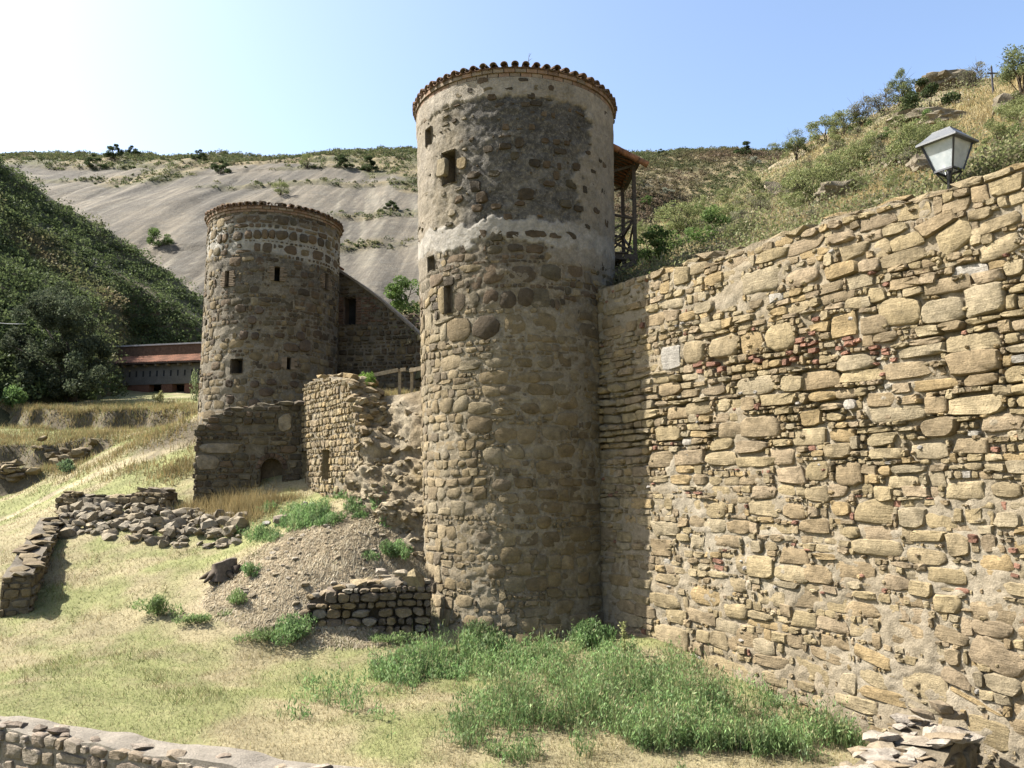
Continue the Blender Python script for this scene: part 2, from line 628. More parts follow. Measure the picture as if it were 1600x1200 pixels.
def cloud(cs, rs, n, r, shell=.55):
    """n points spread through clumps cs (k,3) of radii rs (k,) or (k,3)"""
    cs, rs = np.asarray(cs, float), np.asarray(rs, float)
    if rs.ndim == 1:
        rs = np.repeat(rs[:, None], 3, 1)
    k = r.integers(0, len(cs), n) if len(cs) > 1 else np.zeros(n, int)
    d = r.normal(size=(n, 3))
    d /= np.linalg.norm(d, axis=1)[:, None]
    q = r.uniform(shell ** 3, 1, n) ** (1 / 3)
    return cs[k] + d * q[:, None] * rs[k], k
def palette(cols, n, r, var=.22):
    cols = np.asarray(cols, float)
    c = cols[r.integers(0, len(cols), n)]
    return c * r.uniform(1 - var, 1 + var, (n, 1))

# ================================================================== LAND
class Surf:
    """smooth height surface through known points"""
    def __init__(s, P, c=.8):
        P = np.array(P, float)
        s.P, s.c = P, c
        D = np.sqrt(((P[:, None, :2] - P[None, :, :2]) ** 2).sum(-1) + c * c)
        s.m = P[:, 2].mean()
        s.w = np.linalg.solve(D + 1e-6 * np.eye(len(P)), P[:, 2] - s.m)
        s.gx, s.gy = np.arange(-75, 125.1, .4), np.arange(-10, 150.1, .4)
        a, b = np.meshgrid(s.gx, s.gy)
        s.tab = s.exact(a, b)
    def __call__(s, x, y):                  # read from a fine table, worked out directly only beyond it
        x, y = np.broadcast_arrays(np.asarray(x, float), np.asarray(y, float))
        a, b = (x - s.gx[0]) / .4, (y - s.gy[0]) / .4
        ok = (a >= 0) & (a < len(s.gx) - 1.01) & (b >= 0) & (b < len(s.gy) - 1.01)
        i, j = np.where(ok, a, 0).astype(int), np.where(ok, b, 0).astype(int)
        fa, fb = a - i, b - j
        t = s.tab
        r = t[j, i] * (1 - fa) * (1 - fb) + t[j, i + 1] * fa * (1 - fb) + t[j + 1, i] * (1 - fa) * fb + t[j + 1, i + 1] * fa * fb
        if not ok.all():
            r = np.array(r)
            r[~ok] = s.exact(x[~ok], y[~ok])
        return r
    def exact(s, x, y):
        x, y = np.broadcast_arrays(np.asarray(x, float), np.asarray(y, float))
        sh = x.shape
        x, y = x.ravel(), y.ravel()
        out = np.empty(len(x))
        for i in range(0, len(x), 20000):
            D = np.sqrt((x[i:i + 20000, None] - s.P[None, :, 0]) ** 2 + (y[i:i + 20000, None] - s.P[None, :, 1]) ** 2 + s.c ** 2)
            out[i:i + 20000] = D @ s.w + s.m
        return out.reshape(sh)

GP = [at(*q) for q in (
    (0, 1090, 14), (250, 1100, 14), (500, 1120, 13.6), (800, 1150, 12.8), (1100, 1165, 12.6), (1340, 1150, 13.4), (1500, 1215, 11.9),
    (100, 1000, 17.8), (400, 1030, 17.4), (620, 1020, 18.0), (800, 1012, 18.4), (940, 1000, 18.2), (1030, 1003, 17.5), (1180, 1078, 15.2),
    (0, 960, 19.2), (100, 930, 20.2), (220, 900, 20.8), (330, 930, 19.6), (400, 985, 18.3),
    (480, 1000, 18.2), (570, 1000, 18.4), (650, 998, 18.8),
    (500, 830, 20.6), (570, 822, 20.7), (420, 880, 20.0), (480, 900, 19.4), (600, 880, 20.0), (640, 868, 20.4), (560, 905, 19.5),
    (120, 848, 23.4), (260, 852, 23.0), (360, 850, 22.5), (60, 850, 23.6),
    (120, 790, 26.2), (250, 790, 25.6), (340, 800, 24.8), (300, 772, 26.2), (400, 790, 24.4), (470, 782, 24.2), (540, 778, 22.6), (590, 800, 21.6), (430, 815, 22.8),
    (0, 815, 28), (60, 790, 28), (150, 738, 29.5), (230, 715, 29.5), (290, 690, 29.8), (310, 650, 31),
    (0, 760, 31.5), (40, 735, 33), (0, 715, 34), (100, 720, 33), (140, 690, 34.5), (200, 690, 33), (120, 672, 37), (0, 680, 37),
    (0, 655, 41), (100, 668, 39.6), (200, 665, 39), (290, 662, 38), (0, 638, 42.5), (100, 648, 41), (200, 646, 40.5), (290, 646, 39.5),
    (0, 628, 48), (150, 626, 47), (300, 626, 46))]
GP += [(-2.3, 10.0, -4.3), (-8.5, 12.0, -4.2), (3, 9, -4.6), (9, 9, -5), (-16, 14, -3.8), (-22, 22, -2.6), (-25, 30, -.3), (-2, 2, -5.2), (10, 2, -5.5), (-14, 4, -5),
       (0, 30, .5), (-4, 30, 1.2), (-8, 29, 1.6), (6, 20, -4.0), (12, 12, -5), (14, 25, -3), (0, 44, 3.5), (-40, 40, 4.5), (-30, 60, 6.5), (-15, 60, 6.5), (0, 70, 9), (-50, 60, 10),
       (30, 30, 0), (30, 70, 8), (-60, 20, 3), (-40, 5, -3)]
near = Surf(GP, .5)
BANKS = [(np.array([at(*q)[:2] for q in P_]), amp, at(*P_[0])[0], at(*P_[-1])[0]) for P_, amp in (
    (((-120, 652, 42), (0, 652, 41.6), (100, 655, 40.2), (200, 655, 39.6), (306, 655, 38.6)), .95),
    (((-120, 705, 34.5), (0, 705, 34.4), (60, 700, 34.0), (120, 702, 33.6), (150, 700, 33.4)), .8),
    (((-120, 760, 31.4), (0, 755, 31.6), (40, 750, 31.4)), .7))]
PLA, PLB = at(-140, 1118, 13.3)[:2], at(760, 1262, 9.6)[:2]
PLN = np.array([-(PLB - PLA)[1], (PLB - PLA)[0]]) / np.linalg.norm(PLB - PLA)
def ground_z(x, y):
    x, y = np.asarray(x, float), np.asarray(y, float)
    d = np.hypot(x, y - 20)
    k = sstep(55, 110, d)
    z = near(x, y)
    for (L, amp, x0, x1) in BANKS:          # old terrace banks: a flat tread, then a short steep drop
        e = y - np.interp(x, L[:, 0], L[:, 1]) - .35 * vnoise(x * .8, 0, 0, 6) - .2 * vnoise(x * 2.3, 0, 0, 7)
        z = z + amp * (sstep(-.16, .16, e) - np.clip((e + 2.2) / 4.4, 0, 1)) * sstep(x0 - 1, x0 + 1, x) * sstep(x1 + 1.2, x1 - .6, x)
    f = (x - PLA[0]) * PLN[0] + (y - PLA[1]) * PLN[1]
    z = z - 2.4 * sstep(.42, .12, f) * sstep(30, 15, y)          # the ground is lower on our side of the parapet
    return z * (1 - k) + 6 * k + .035 * fbm(x * 1.7, y * 1.7, 0, 3, 3) + .12 * fbm(x * .35, y * .35, 0, 5, 3) * sstep(19, 27, y)

PATH = np.array([at(*q)[:2] for q in ((-60, 830, 27), (0, 800, 28), (90, 768, 28.8), (170, 735, 29.4), (240, 712, 29.6), (300, 690, 29.8))])
def pathdist(x, y):
    P = np.stack([x, y], -1)
    best = np.full(x.shape, 1e9)
    for a, b in zip(PATH[:-1], PATH[1:]):
        d = b - a
        t = np.clip(((P - a) @ d) / (d @ d), 0, 1)
        best = np.minimum(best, np.linalg.norm(P - a - t[..., None] * d, axis=-1))
    return best
MOUND = at(540, 850, 20.1)
def zones(x, y):
    """how dry, how bare and how green each spot of the valley floor is"""
    m = np.exp(-(((x - MOUND[0] + .45 + .6 * fbm(x * 1.3, y * 1.3, 0, 23, 3)) / 2.7) ** 2 + ((y - MOUND[1] + .35) / 1.35) ** 2) ** 1.6)
    n1, n2 = fbm(x * .55, y * .55, 0, 21, 4), fbm(x * 1.6, y * 1.6, 0, 22, 4)
    bare = np.clip(m * 1.5 + .3 * n2 * (m > .2), 0, 1)
    pd = pathdist(x, y)
    bare = np.maximum(bare, .7 * sstep(.5, .2, pd + .25 * n2))
    dry = sstep(-.1, .5, n1 + .45 * n2 + .42 * sstep(-6, -1, x) * sstep(17.5, 14.5, y) + .03)
    far = sstep(24, 33, y)
    dry = np.clip(dry + far * (.3 * sstep(0, .3, n2) - .35 * sstep(.15, -.1, n2)), 0, 1)
    return bare, dry
def land_col(x, y):
    bare, dry = zones(x, y)
    n = fbm(x * 3, y * 3, 0, 9, 3)
    g = mixc((.33, .335, .135), (.45, .38, .215), np.clip(dry + .25 * n, 0, 1))
    c = mixc(g, (.61, .485, .32), bare)
    # steep banks show earth, its colour darkened for the shade on their faces
    e = .25
    sl = np.hypot(ground_z(x + e, y) - ground_z(x - e, y), ground_z(x, y + e) - ground_z(x, y - e)) / (2 * e)
    return mixc(c, (.19, .155, .10), sstep(.6, .95, sl + .15 * n) * (y > 24))

def axis(*segs):
    out = []
    for a, b, s_ in segs:
        out += list(np.arange(a, b, s_))
    return np.array(out + [segs[-1][1]])
gx = axis((-1500, -200, 130), (-200, -60, 14), (-60, -32, 1.2), (-32, -20, .3), (-20, 12, .16), (12, 40, 1.4), (40, 200, 16), (200, 1500, 130))
gy = axis((-1500, -100, 140), (-100, -5, 6), (-5, 9, 1.0), (9, 30, .16), (30, 44, .16), (44, 52, .4), (52, 110, 2.5), (110, 300, 19), (300, 1500, 120))
X, Y = np.meshgrid(gx, gy)
nx, ny = len(gx), len(gy)
I = np.arange(nx * ny).reshape(ny, nx)
QG = np.stack([I[:-1, :-1], I[:-1, 1:], I[1:, 1:], I[1:, :-1]], -1).reshape(-1, 4)
Z = ground_z(X, Y)
ground = mk('ground', np.stack([X, Y, Z], -1).reshape(-1, 3), QG, M['ground'], col=land_col(X.ravel(), Y.ravel()), kind='structure', origin=(0, 0, 0))

# ---- far rock slope: bare slabs on the left, brown scrub on the right
def rock_parts(x, y):
    wv = 3.2 * fbm(x * .012, y * .02, 0, 31, 3)
    n = fbm(x * .02, y * .02, 0, 41, 4)
    scr = sstep(-4, 8, x - .06 * (y - 100) + 9 * n)
    ridge = sstep(.35, .6, (y - 176) / 50 + 1.1 * n + .35 * fbm(x * .08, y * .05, 0, 42, 3))
    led = np.zeros_like(x)
    veg = np.zeros_like(x)
    for (y0, k, amp, x0, x1) in ((128, .16, 1.6, -75, -20), (150, .20, .7, -50, 0), (182, .22, 1.4, -70, 0), (205, .16, 1.0, -130, -10), (222, .12, 1.5, -200, 0)):
        e = y - (y0 + k * (x + 40) + 2.2 * fbm(x * .06, 0, y0, 51, 3))
        msk = sstep(x0 - 8, x0 + 8, x) * sstep(x1 + 8, x1 - 8, x)
        led = led + .5 * amp * sstep(-.6, .6, e) * msk
        veg = np.maximum(veg, msk * np.exp(-((e - 1.5) / 2.2) ** 2) * (fbm(x * .05, y0, 0, 61, 2) > -.15))
    return wv, scr, ridge, led, veg
def rock_z(x, y):
    x, y = np.asarray(x, float), np.asarray(y, float)
    wv, scr, ridge, led, veg = rock_parts(x, y)
    base = 21 + .555 * (y - 94)
    top = 114.5 - .02 * (y - 262) - .0006 * (y - 262) ** 2
    k = np.minimum(base, top) - 2.0 * np.exp(-((y - 262) / 16) ** 2)
    cc_ = x + .14 * y + 3 * fbm(x * .02, y * .02, 0, 91, 3)
    k = k + (1 - scr) * (.8 * vnoise(cc_ * .10, y * .012, 0, 74) + .45 * vnoise(cc_ * .27, y * .02, 0, 75) - .35 * sstep(.25, 0, np.abs(vnoise(cc_ * .15, y * .01, 0, 76))))
    k = k + led - 1.8 + wv * .8 + .5 * fbm(x * .09, y * .05, 0, 71, 3)
    k = k + scr * (4.0 * fbm(x * .03, y * .03, 0, 81, 4) - 9.0 * np.exp(-((x - 36 - .12 * (y - 120)) / 13) ** 2) * sstep(230, 170, y))
    return k
rx, ry = axis((-330, -120, 5), (-120, 20, .6), (20, 140, 1.8), (140, 400, 6)), axis((80, 96, 1.4), (96, 262, 1.0), (262, 330, 5), (330, 700, 40))
X, Y = np.meshgrid(rx, ry)
wv, scr, ridge, led, veg = rock_parts(X, Y)
Z = rock_z(X, Y)
c = X + .14 * Y + 3 * fbm(X * .02, Y * .02, 0, 91, 3)               # pale runnels slant down the slabs
run = np.maximum(sstep(.08, .02, np.abs(vnoise(c * .2, Y * .006, 0, 92))) * sstep(-.5, .1, vnoise(c * .09, Y * .03, 5, 93)), .8 * sstep(.12, .03, np.abs(vnoise(c * .36, Y * .008, 0, 97))) * sstep(-.1, .4, vnoise(c * .06, Y * .02, 9, 98)))
tone = fbm(c * .1, Y * .03, 0, 94, 3)
rc = mixc((.235, .198, .142), (.15, .13, .098), sstep(-.3, .4, tone + .5 * fbm(X * .2, Y * .05, 0, 99, 3)))
rc = mixc(rc, (.34, .30, .22), run * .75)
vc = mixc((.15, .14, .06), (.30, .235, .12), sstep(-.2, .4, fbm(X * .08, Y * .08, 0, 95, 3)))
vc = mixc(vc, (.19, .13, .085), sstep(0, .35, fbm(X * .025, Y * .025, 3, 96, 3)) * scr * .8)
rc = mixc(rc, vc, np.clip(np.maximum(np.maximum(scr, ridge), veg * .8), 0, 1))
nx, ny = len(rx), len(ry)
I = np.arange(nx * ny).reshape(ny, nx)
QG = np.stack([I[:-1, :-1], I[:-1, 1:], I[1:, 1:], I[1:, :-1]], -1).reshape(-1, 4)
M['slab'] = colmat('bare_rock', var=(.8, 1.15), nscale=.22, fine=1.4, bump=((.35, .7, .7), (1.6, .3, .8)), stains=(.5, .5, .66, (.105, .098, .08), .55), streak=.8)
mk('rock_slope', np.stack([X, Y, Z], -1).reshape(-1, 3), QG, M['slab'], col=rc.reshape(-1, 3), kind='structure', origin=(0, 0, 0))

# ---- left spur, covered in scrub
def spur_z(x, y):
    x, y = np.asarray(x, float), np.asarray(y, float)
    yy = 92 + .5 * (x + 45)
    a = 18.6 - .80 * (x + 35) + .19 * (np.minimum(y, yy) - 90)
    a = a - 9 * sstep(-2.5, .5, x + .478 * y) * sstep(80, 70, y)
    return a - .55 * np.maximum(y - yy, 0) + 1.1 * fbm(x * .12, y * .12, 0, 33, 4) + 2.0 * fbm(x * .04, y * .04, 0, 34, 3)
lx, ly = axis((-160, -18, 1.2)), axis((40, 150, 1.4))
X, Y = np.meshgrid(lx, ly)
Z = spur_z(X, Y)
nx, ny = len(lx), len(ly)
I = np.arange(nx * ny).reshape(ny, nx)
QG = np.stack([I[:-1, :-1], I[:-1, 1:], I[1:, 1:], I[1:, :-1]], -1).reshape(-1, 4)
cc = mixc((.10, .10, .045), (.20, .16, .09), sstep(-.1, .5, fbm(X * .1, Y * .1, 0, 35, 4)))
mk('scrub_hill', np.stack([X, Y, Z], -1).reshape(-1, 3), QG, M['hill'], col=cc.reshape(-1, 3), kind='structure', origin=(0, 0, 0))

# ---- right hillside behind the wall
WJ, WD, WB = np.array([2.1, 19.5]), np.array([.515, -.857]), np.array([.857, .515])
HP = [at(*q) for q in (
    (960, 440, 22.5), (1000, 425, 23.5), (1100, 398, 22), (1200, 364, 20), (1300, 332, 17), (1400, 305, 15.6), (1500, 272, 14.3), (1600, 240, 13.2), (1700, 215, 12.5),
    (1050, 385, 32), (1150, 345, 40), (1250, 305, 40), (1350, 268, 34), (1450, 228, 32), (1550, 185, 34), (1650, 150, 34),
    (1030, 350, 62), (1110, 312, 64), (1200, 262, 70), (1272, 222, 78), (1350, 190, 72), (1395, 168, 68), (1430, 150, 66), (1490, 130, 62), (1530, 122, 60), (1550, 126, 58), (1600, 112, 57), (1680, 85, 56),
    (620, 505, 40), (560, 530, 44), (700, 470, 50), (800, 440, 60), (900, 420, 45), (640, 480, 60))]
HP += [(p[0] + 8, p[1] + 34, p[2] - 1.5) for p in (at(1272, 222, 78), at(1350, 190, 72), at(1430, 150, 66), at(1530, 122, 60), at(1680, 85, 56))]
HP += [(80, 60, 46), (70, 20, 36), (50, 0, 22), (20, 2, 6), (-8, 38, 5.0), (-12, 60, 10), (100, 120, 40), (0, 100, 14)]
hs = Surf(HP, 1.0)
# line of the great wall's top: the slope starts just behind it
WA = WJ - WD * 1.3
SW = Flat(WA, WA + WD * 22)
UJ = 1.3                                              # u where the wall leaves the tower
TOPS = ((925, 452), (956, 447), (1007, 430), (1039, 420), (1075, 409), (1106, 402), (1147, 391), (1165, 384), (1190, 377), (1214, 366), (1237, 363), (1273, 350),
        (1300, 338), (1351, 326), (1421, 308), (1477, 291), (1540, 274), (1600, 256), (1680, 236))
tuv = np.array([SW.px(*p) for p in TOPS])
def wtop(u):
    return np.interp(u, tuv[:, 0], tuv[:, 1])
def hill_z(x, y):
    x, y = np.asarray(x, float), np.asarray(y, float)
    u = (x - WA[0]) * WD[0] + (y - WA[1]) * WD[1]
    q = (x - WJ[0]) * WB[0] + (y - WJ[1]) * WB[1]
    lim = wtop(u) - .12 + np.maximum(q - .85, 0) * .8 + 60 * sstep(1.0, -1.5, u) + .1 * vnoise(x * 2, y * 2, 0, 47)
    return np.minimum(hill_z0(x, y), lim)
def hill_z0(x, y):
    return hs(x, y) + .5 * fbm(np.asarray(x) * .16, np.asarray(y) * .16, 0, 43, 4) * sstep(14, 30, np.hypot(x, y)) + .9 * fbm(np.asarray(x) * .06, np.asarray(y) * .06, 0, 44, 3) * sstep(25, 50, np.hypot(x, y))
ht, hq = axis((-80, -30, 1.6), (-30, 14, .55), (14, 50, 2)), axis((.75, 20, .4), (20, 60, .8), (60, 130, 2.5))
TT, QQ = np.meshgrid(ht, hq)
X, Y = WJ[0] + WD[0] * TT + WB[0] * QQ, WJ[1] + WD[1] * TT + WB[1] * QQ
Z = hill_z(X, Y)
Z[0] -= 1.5
nx, ny = len(ht), len(hq)
I = np.arange(nx * ny).reshape(ny, nx)
QG = np.stack([I[:-1, :-1], I[:-1, 1:], I[1:, 1:], I[1:, :-1]], -1).reshape(-1, 4)[:, ::-1]
def hill_mask(x, y):
    n = fbm(x * .1, y * .1, 0, 45, 4)
    right = sstep(-6, 16, x - .34 * y)                 # drier towards the right
    green = sstep(-.25, .25, -n + .28 - .55 * right)
    return green, right
gm, rm = hill_mask(X, Y)
cc = mixc((.43, .335, .165), (.23, .215, .10), gm * .85)
bare = sstep(.25, .5, fbm(X * .17, Y * .17, 2, 46, 4) + .15 * rm)
cc = mixc(cc, (.42, .35, .24), bare * .75)
mk('hillside', np.stack([X, Y, Z], -1).reshape(-1, 3), np.ascontiguousarray(QG), M['hill'], col=cc.reshape(-1, 3), kind='structure', origin=(0, 0, 0))

# ================================================================== THE GREAT WALL ON THE RIGHT
PAL_WALL = [(a * 1.1, b * 1.08, c * 1.03) for a, b, c in [(.43, .345, .205), (.40, .32, .19), (.46, .375, .235), (.38, .305, .19), (.42, .35, .235), (.37, .285, .175), (.44, .33, .18), (.40, .315, .21), (.35, .275, .175)]]
BRK = (.40, .215, .145)
def wtopj(u):
    return wtop(u) + .05 * vnoise(np.asarray(u) * 3.1, 0, 0, 4) - .03
def wbot(u):
    P = SW.map(u, 0 * np.asarray(u), 0.)
    return ground_z(P[..., 0], P[..., 1]) - .7
wall = thing('stone_wall', 'tall sunlit rubble stone wall running from the round tower to the right', 'wall', (*WJ, -4.2))
LW = """1192 440 52 40|1255 432 50 26|1066 431 24 30|1091 419 24 18|1119 436 27 17|1149 412 40 16|1142 430 20 12|1085 550 34 38|1130 543 38 40|1177 536 34 36|1220 527 36 44
1180 602 60 28|1241 600 30 26|1280 592 56 28|1217 624 52 18|1090 638 38 18|1060 645 32 18|1046 608 34 22|1192 667 52 36|1145 672 34 24|1046 678 38 22|1267 682 46 24|1270 652 30 24
1020 447 26 16|1022 500 30 20|1075 495 24 14|1320 508 42 36|1365 507 40 30|1338 565 52 24|1414 578 72 30|1518 536 80 30|1520 567 78 36|1344 587 66 18|1437 550 70 18|1378 626 46 26|1398 646 86 24
1463 632 36 26|1524 633 76 32|1466 668 54 30|1565 662 60 28|1518 696 54 26|1450 704 52 28|1378 687 40 18|1311 705 40 26|1385 709 48 18|1315 680 32 20|1535 594 50 14|1407 488 56 48|1473 482 60 40
1536 468 60 48|1484 446 66 24|1547 434 50 18|1488 374 54 44 18|1466 349 60 22 12|1563 347 60 22 8|1565 385 66 26 10|1315 423 54 24|1344 440 38 20|1337 392 36 24|1495 324 40 24|1531 335 36 20|1317 371 40 16
1263 434 0 0|1587 419 30 26|1300 450 34 14|1371 460 22 20|1033 718 36 26|1075 715 42 24|1126 717 52 24|1181 721 54 18|1224 713 36 30|1236 743 48 26|1278 736 34 34|1130 693 38 20|1175 698 48 20
1125 767 34 16|1196 770 42 18|1084 792 42 22|1119 797 28 26|1194 794 44 26|1240 799 32 26|1041 826 40 22|1091 815 26 22|1117 822 28 24|1154 823 34 22|1273 821 46 24|1135 846 40 22|1243 869 42 24
1189 885 36 34|1161 882 20 32|1236 895 50 26|1280 897 44 30|1105 932 48 30|1150 913 28 26|1205 934 34 24|1037 857 30 32|1298 925 0 0|1340 890 60 30|1366 799 54 40|1425 810 40 32|1467 812 44 22
1449 838 52 16|1372 856 70 26|1447 869 66 26|1499 852 34 40|1510 768 60 34|1572 766 48 24|1556 877 46 24|1542 908 38 38|1480 899 60 26|1400 910 36 22|1437 920 34 24|1482 943 42 32|1552 956 72 32
1348 952 50 20|1278 772 34 24|1314 795 28 26|1578 810 40 24|1412 752 48 18|1327 742 40 40|1383 770 26 24|1309 767 30 20|1417 990 76 42 -14|1487 994 54 22 -12|1558 1024 84 44 -16|1369 1025 62 22 -10
1293 1025 56 22 -8|1307 1004 40 16|1274 1055 58 34 -12|1327 1066 28 38|1369 1060 40 24 -12|1445 1069 74 42 -8|1336 1097 62 26|1347 1136 76 20 -8|1496 1060 46 26 -14|1299 976 42 20|1347 984 36 20
1167 998 32 28|1195 1012 32 24|1214 1062 40 20|1524 1096 90 14 -18|1552 1147 66 40 -10|1053 1003 48 56|965 1000 78 38|1016 1012 28 38|1140 1050 76 36|1210 1034 50 20|1097 965 40 24|1150 955 36 24|1258 968 40 26"""
wr = random.Random(5)
occ = Occ(0, -7.5, 22, 6.5)
cells = []
for s in LW.replace('\n', '|').split('|'):
    a = [float(q) for q in s.split()]
    if a[2] == 0:
        continue
    a[3] *= .84
    q = pxquad(SW, *a)
    occ.fill(q)
    c_ = np.array(wr.choice(PAL_WALL)) * wr.uniform(.9, 1.1)
    cells.append(dict(q=shrink(q, -.02), col=c_, out=wr.uniform(.02, .075), ex=wr.choice((3.4, 4, 5, 7, 9)), jit=.08, inner=wr.uniform(.82, .93), cj=.12))
q = pxquad(SW, 1050, 560, 30, 36)                      # the pale plaster patch and the brick infill
occ.fill(q)
cells.append(dict(q=q, col=(.52, .475, .40), out=.05, ex=8, inner=.95, name='plaster_patch'))
for (cx, cy, n_, sx, sy) in ((1255, 540, 16, 34, 46), (1330, 540, 10, 36, 26), (1100, 574, 14, 60, 14), (1150, 560, 10, 80, 22), (1140, 884, 9, 40, 20), (1380, 548, 8, 50, 22), (1275, 496, 2, 10, 8),
                               (1590, 880, 5, 20, 60), (1548, 700, 5, 24, 20), (1405, 560, 3, 14, 10), (1250, 400, 1, 6, 6)):
    for k in range(int(n_ * .7)):
        q = pxquad(SW, cx + wr.uniform(-sx, sx) / 2, cy + wr.uniform(-sy, sy) / 2, wr.uniform(9, 16), wr.uniform(5, 9), wr.uniform(-12, 12))
        if occ.frac(q) < .15:
            occ.fill(q)
            cells.append(dict(q=q, col=np.array(BRK) * wr.uniform(.75, 1.2), out=wr.uniform(.03, .07), ex=7, inner=.9, name='brick'))
base = rows(.2, 15.5, -6.2, 5.6, (.09, .12, .15, .18, .22, .27), (1.3, 3.6), wr, .05, .3, 3)
for q in fit(base, occ, wr):
    c = q.mean(0)
    if c[1] > wtop(c[0]) - .04 or c[1] < float(wbot(c[0])) or wr.random() < .04:
        continue
    g = wr.choice((-.004, .002, .006, .012, .022))
    q = shrink(q, g)
    dry = math.exp(-((q[:, 1].mean() - 1.5) / 1.3) ** 2)
    if dry > .4:
        q[:, 1] = q[:, 1].mean() + (q[:, 1] - q[:, 1].mean()) * wr.uniform(.76, .95)
    big = np.ptp(q[:, 0]) * np.ptp(q[:, 1])
    col = np.array(wr.choice(PAL_WALL)) * wr.uniform(.82, 1.12)
    if big < .02 and wr.random() < .05:
        col = np.array(BRK) * wr.uniform(.8, 1.2)
    elif wr.random() < .015:
        col = np.array((.52, .47, .39))
    dry = math.exp(-((c[1] - 1.5) / 1.3) ** 2)         # a belt where the mortar has fallen out
    cells.append(dict(q=q, col=col, out=wr.uniform(.0, .075) + .06 * dry * wr.random(), ex=wr.choice((3, 4, 5, 7, 9)), jit=.08, inner=wr.uniform(.82, .93), back=-.16, cj=.1))
for c_ in cells:                                       # a second pass packs smaller stones into what is still open
    occ.fill(c_['q'])
for q in fit(rows(.2, 15.5, -6.2, 5.6, (.07, .10, .14), (1.0, 2.6), wr, .04, .2, 5), occ, wr):
    c = q.mean(0)
    if c[1] > wtop(c[0]) - .05 or c[1] < float(wbot(c[0])) or wr.random() < .12:
        continue
    cells.append(dict(q=shrink(q, wr.choice((.002, .006, .012))), col=np.array(wr.choice(PAL_WALL)) * wr.uniform(.8, 1.1), out=wr.uniform(.01, .06), ex=wr.choice((3, 4, 6)), jit=.1, inner=.84, back=-.16, cj=.1))
# pebbles and pinning stones scattered in the mortar
for k in range(800):
    u, v = wr.uniform(.4, 15), wr.uniform(-5.8, 5)
    a, b = wr.uniform(.03, .075), wr.uniform(.02, .05)
    if v > wtop(u) - .1 or v < float(wbot(u)) + .5:
        continue
    q = np.array([(-a, -b), (a, -b), (a, b), (-a, b)]) + (u, v)
    col = np.array(wr.choice(PAL_WALL + [(.55, .5, .43)])) * wr.uniform(.8, 1.15) if wr.random() > .06 else np.array(BRK)
    cells.append(dict(q=q, col=col, out=wr.uniform(.035, .07), ex=2.5, jit=.12, inner=.6, back=-.05))
def wd_(u, v):
    dry = np.exp(-((v - 1.5) / 1.3) ** 2)
    return .05 * fbm(u * 6, v * 6, 0, 6, 3) + .05 * fbm(u * .8, v * .8, 0, 7, 3) - .15 * dry * sstep(-.4, .3, fbm(u * 1.2, v * 1.2, 0, 8, 2)) + .012
def wc_(u, v):
    return mixc((.46, .38, .26), (.52, .445, .325), sstep(-.3, .4, fbm(u * .7, v * .7, 0, 12, 4)))
skin(SW, wall, 'mortar', np.arange(.0, 15.6, .045), wtopj, wbot, 240, wd_, wc_, M['mortar'])
lay(SW, wall, cells, M['stone'], wr)
# the wall's top and back
uu = np.arange(0.9, 15.6, .18)
P = np.concatenate([SW.map(uu, wtopj(uu) - .01, .0), SW.map(uu, wtopj(uu) + .03 + .05 * vnoise(uu * 2, 1, 0, 2), -.5), SW.map(uu, wtopj(uu) - .02, -.95), SW.map(uu, wtopj(uu) - 3, -1.0)])
n_ = len(uu)
mk('wall_top', P, np.array([(k * n_ + i, k * n_ + i + 1, (k + 1) * n_ + i + 1, (k + 1) * n_ + i) for k in range(3) for i in range(n_ - 1)]), M['mortar'], wall, col=(.40, .345, .25))
cap_protos = []
for k in range(6):
    V, Fs = rock_proto(100 + k)
    V = V * np.array([.30, .22, .09])
    cap_protos.append(mk('cap_stone', V, Fs, M['stone'], wall, col=np.array(wr.choice(PAL_WALL)) * .95, sharp=40, origin=(0, 0, 0)))
ci = 0
u = 1.2
while u < 15.2:
    P = SW.map(u, float(wtopj(u)) + .01, -wr.uniform(.12, .3))
    rz = math.atan2(SW.d[1], SW.d[0]) + wr.uniform(-.3, .3)
    s_ = wr.uniform(.7, 1.35)
    rot = (wr.uniform(-.1, .1), wr.uniform(-.1, .1) , rz)
    if ci < 6:
        o = cap_protos[ci]
        o.location = Vector(P) - wall.location
        o.rotation_euler = rot
    else:
        o = copy_part(cap_protos[wr.randrange(6)], wall, P, rot, (s_, s_, s_ * wr.uniform(.7, 1.3)))
    ci += 1
    u += wr.uniform(.3, .75)

# ================================================================== ROUND TOWERS
PAL_T = [(.31, .235, .13), (.28, .215, .12), (.34, .27, .16), (.25, .19, .11), (.30, .245, .155), (.23, .18, .115), (.36, .28, .165)]
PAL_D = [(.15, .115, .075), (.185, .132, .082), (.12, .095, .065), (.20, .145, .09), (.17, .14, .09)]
tower = thing('round_tower', 'tall round stone tower in front, with white plaster band and tiled eaves', 'tower', (.25, 21, -4.0))
def tR(v):
    v = np.asarray(v, float)
    return 2.44 + .016 * np.clip(v + 4, 0, 14) + .22 * np.clip((-2.4 - v) / 1.6, 0, 1.6) ** 1.4
ST = Round((.20, 21.0), tR, (-.013, 0))
tr = random.Random(9)
TOPV = ST.px(806, 121)[1]
EAVE = TOPV + .02
def tv(y, x=806):
    return ST.px(x, y)[1]
V_BAND1, V_BAND0, V_GREY = tv(344), tv(372), tv(150)
holes = []
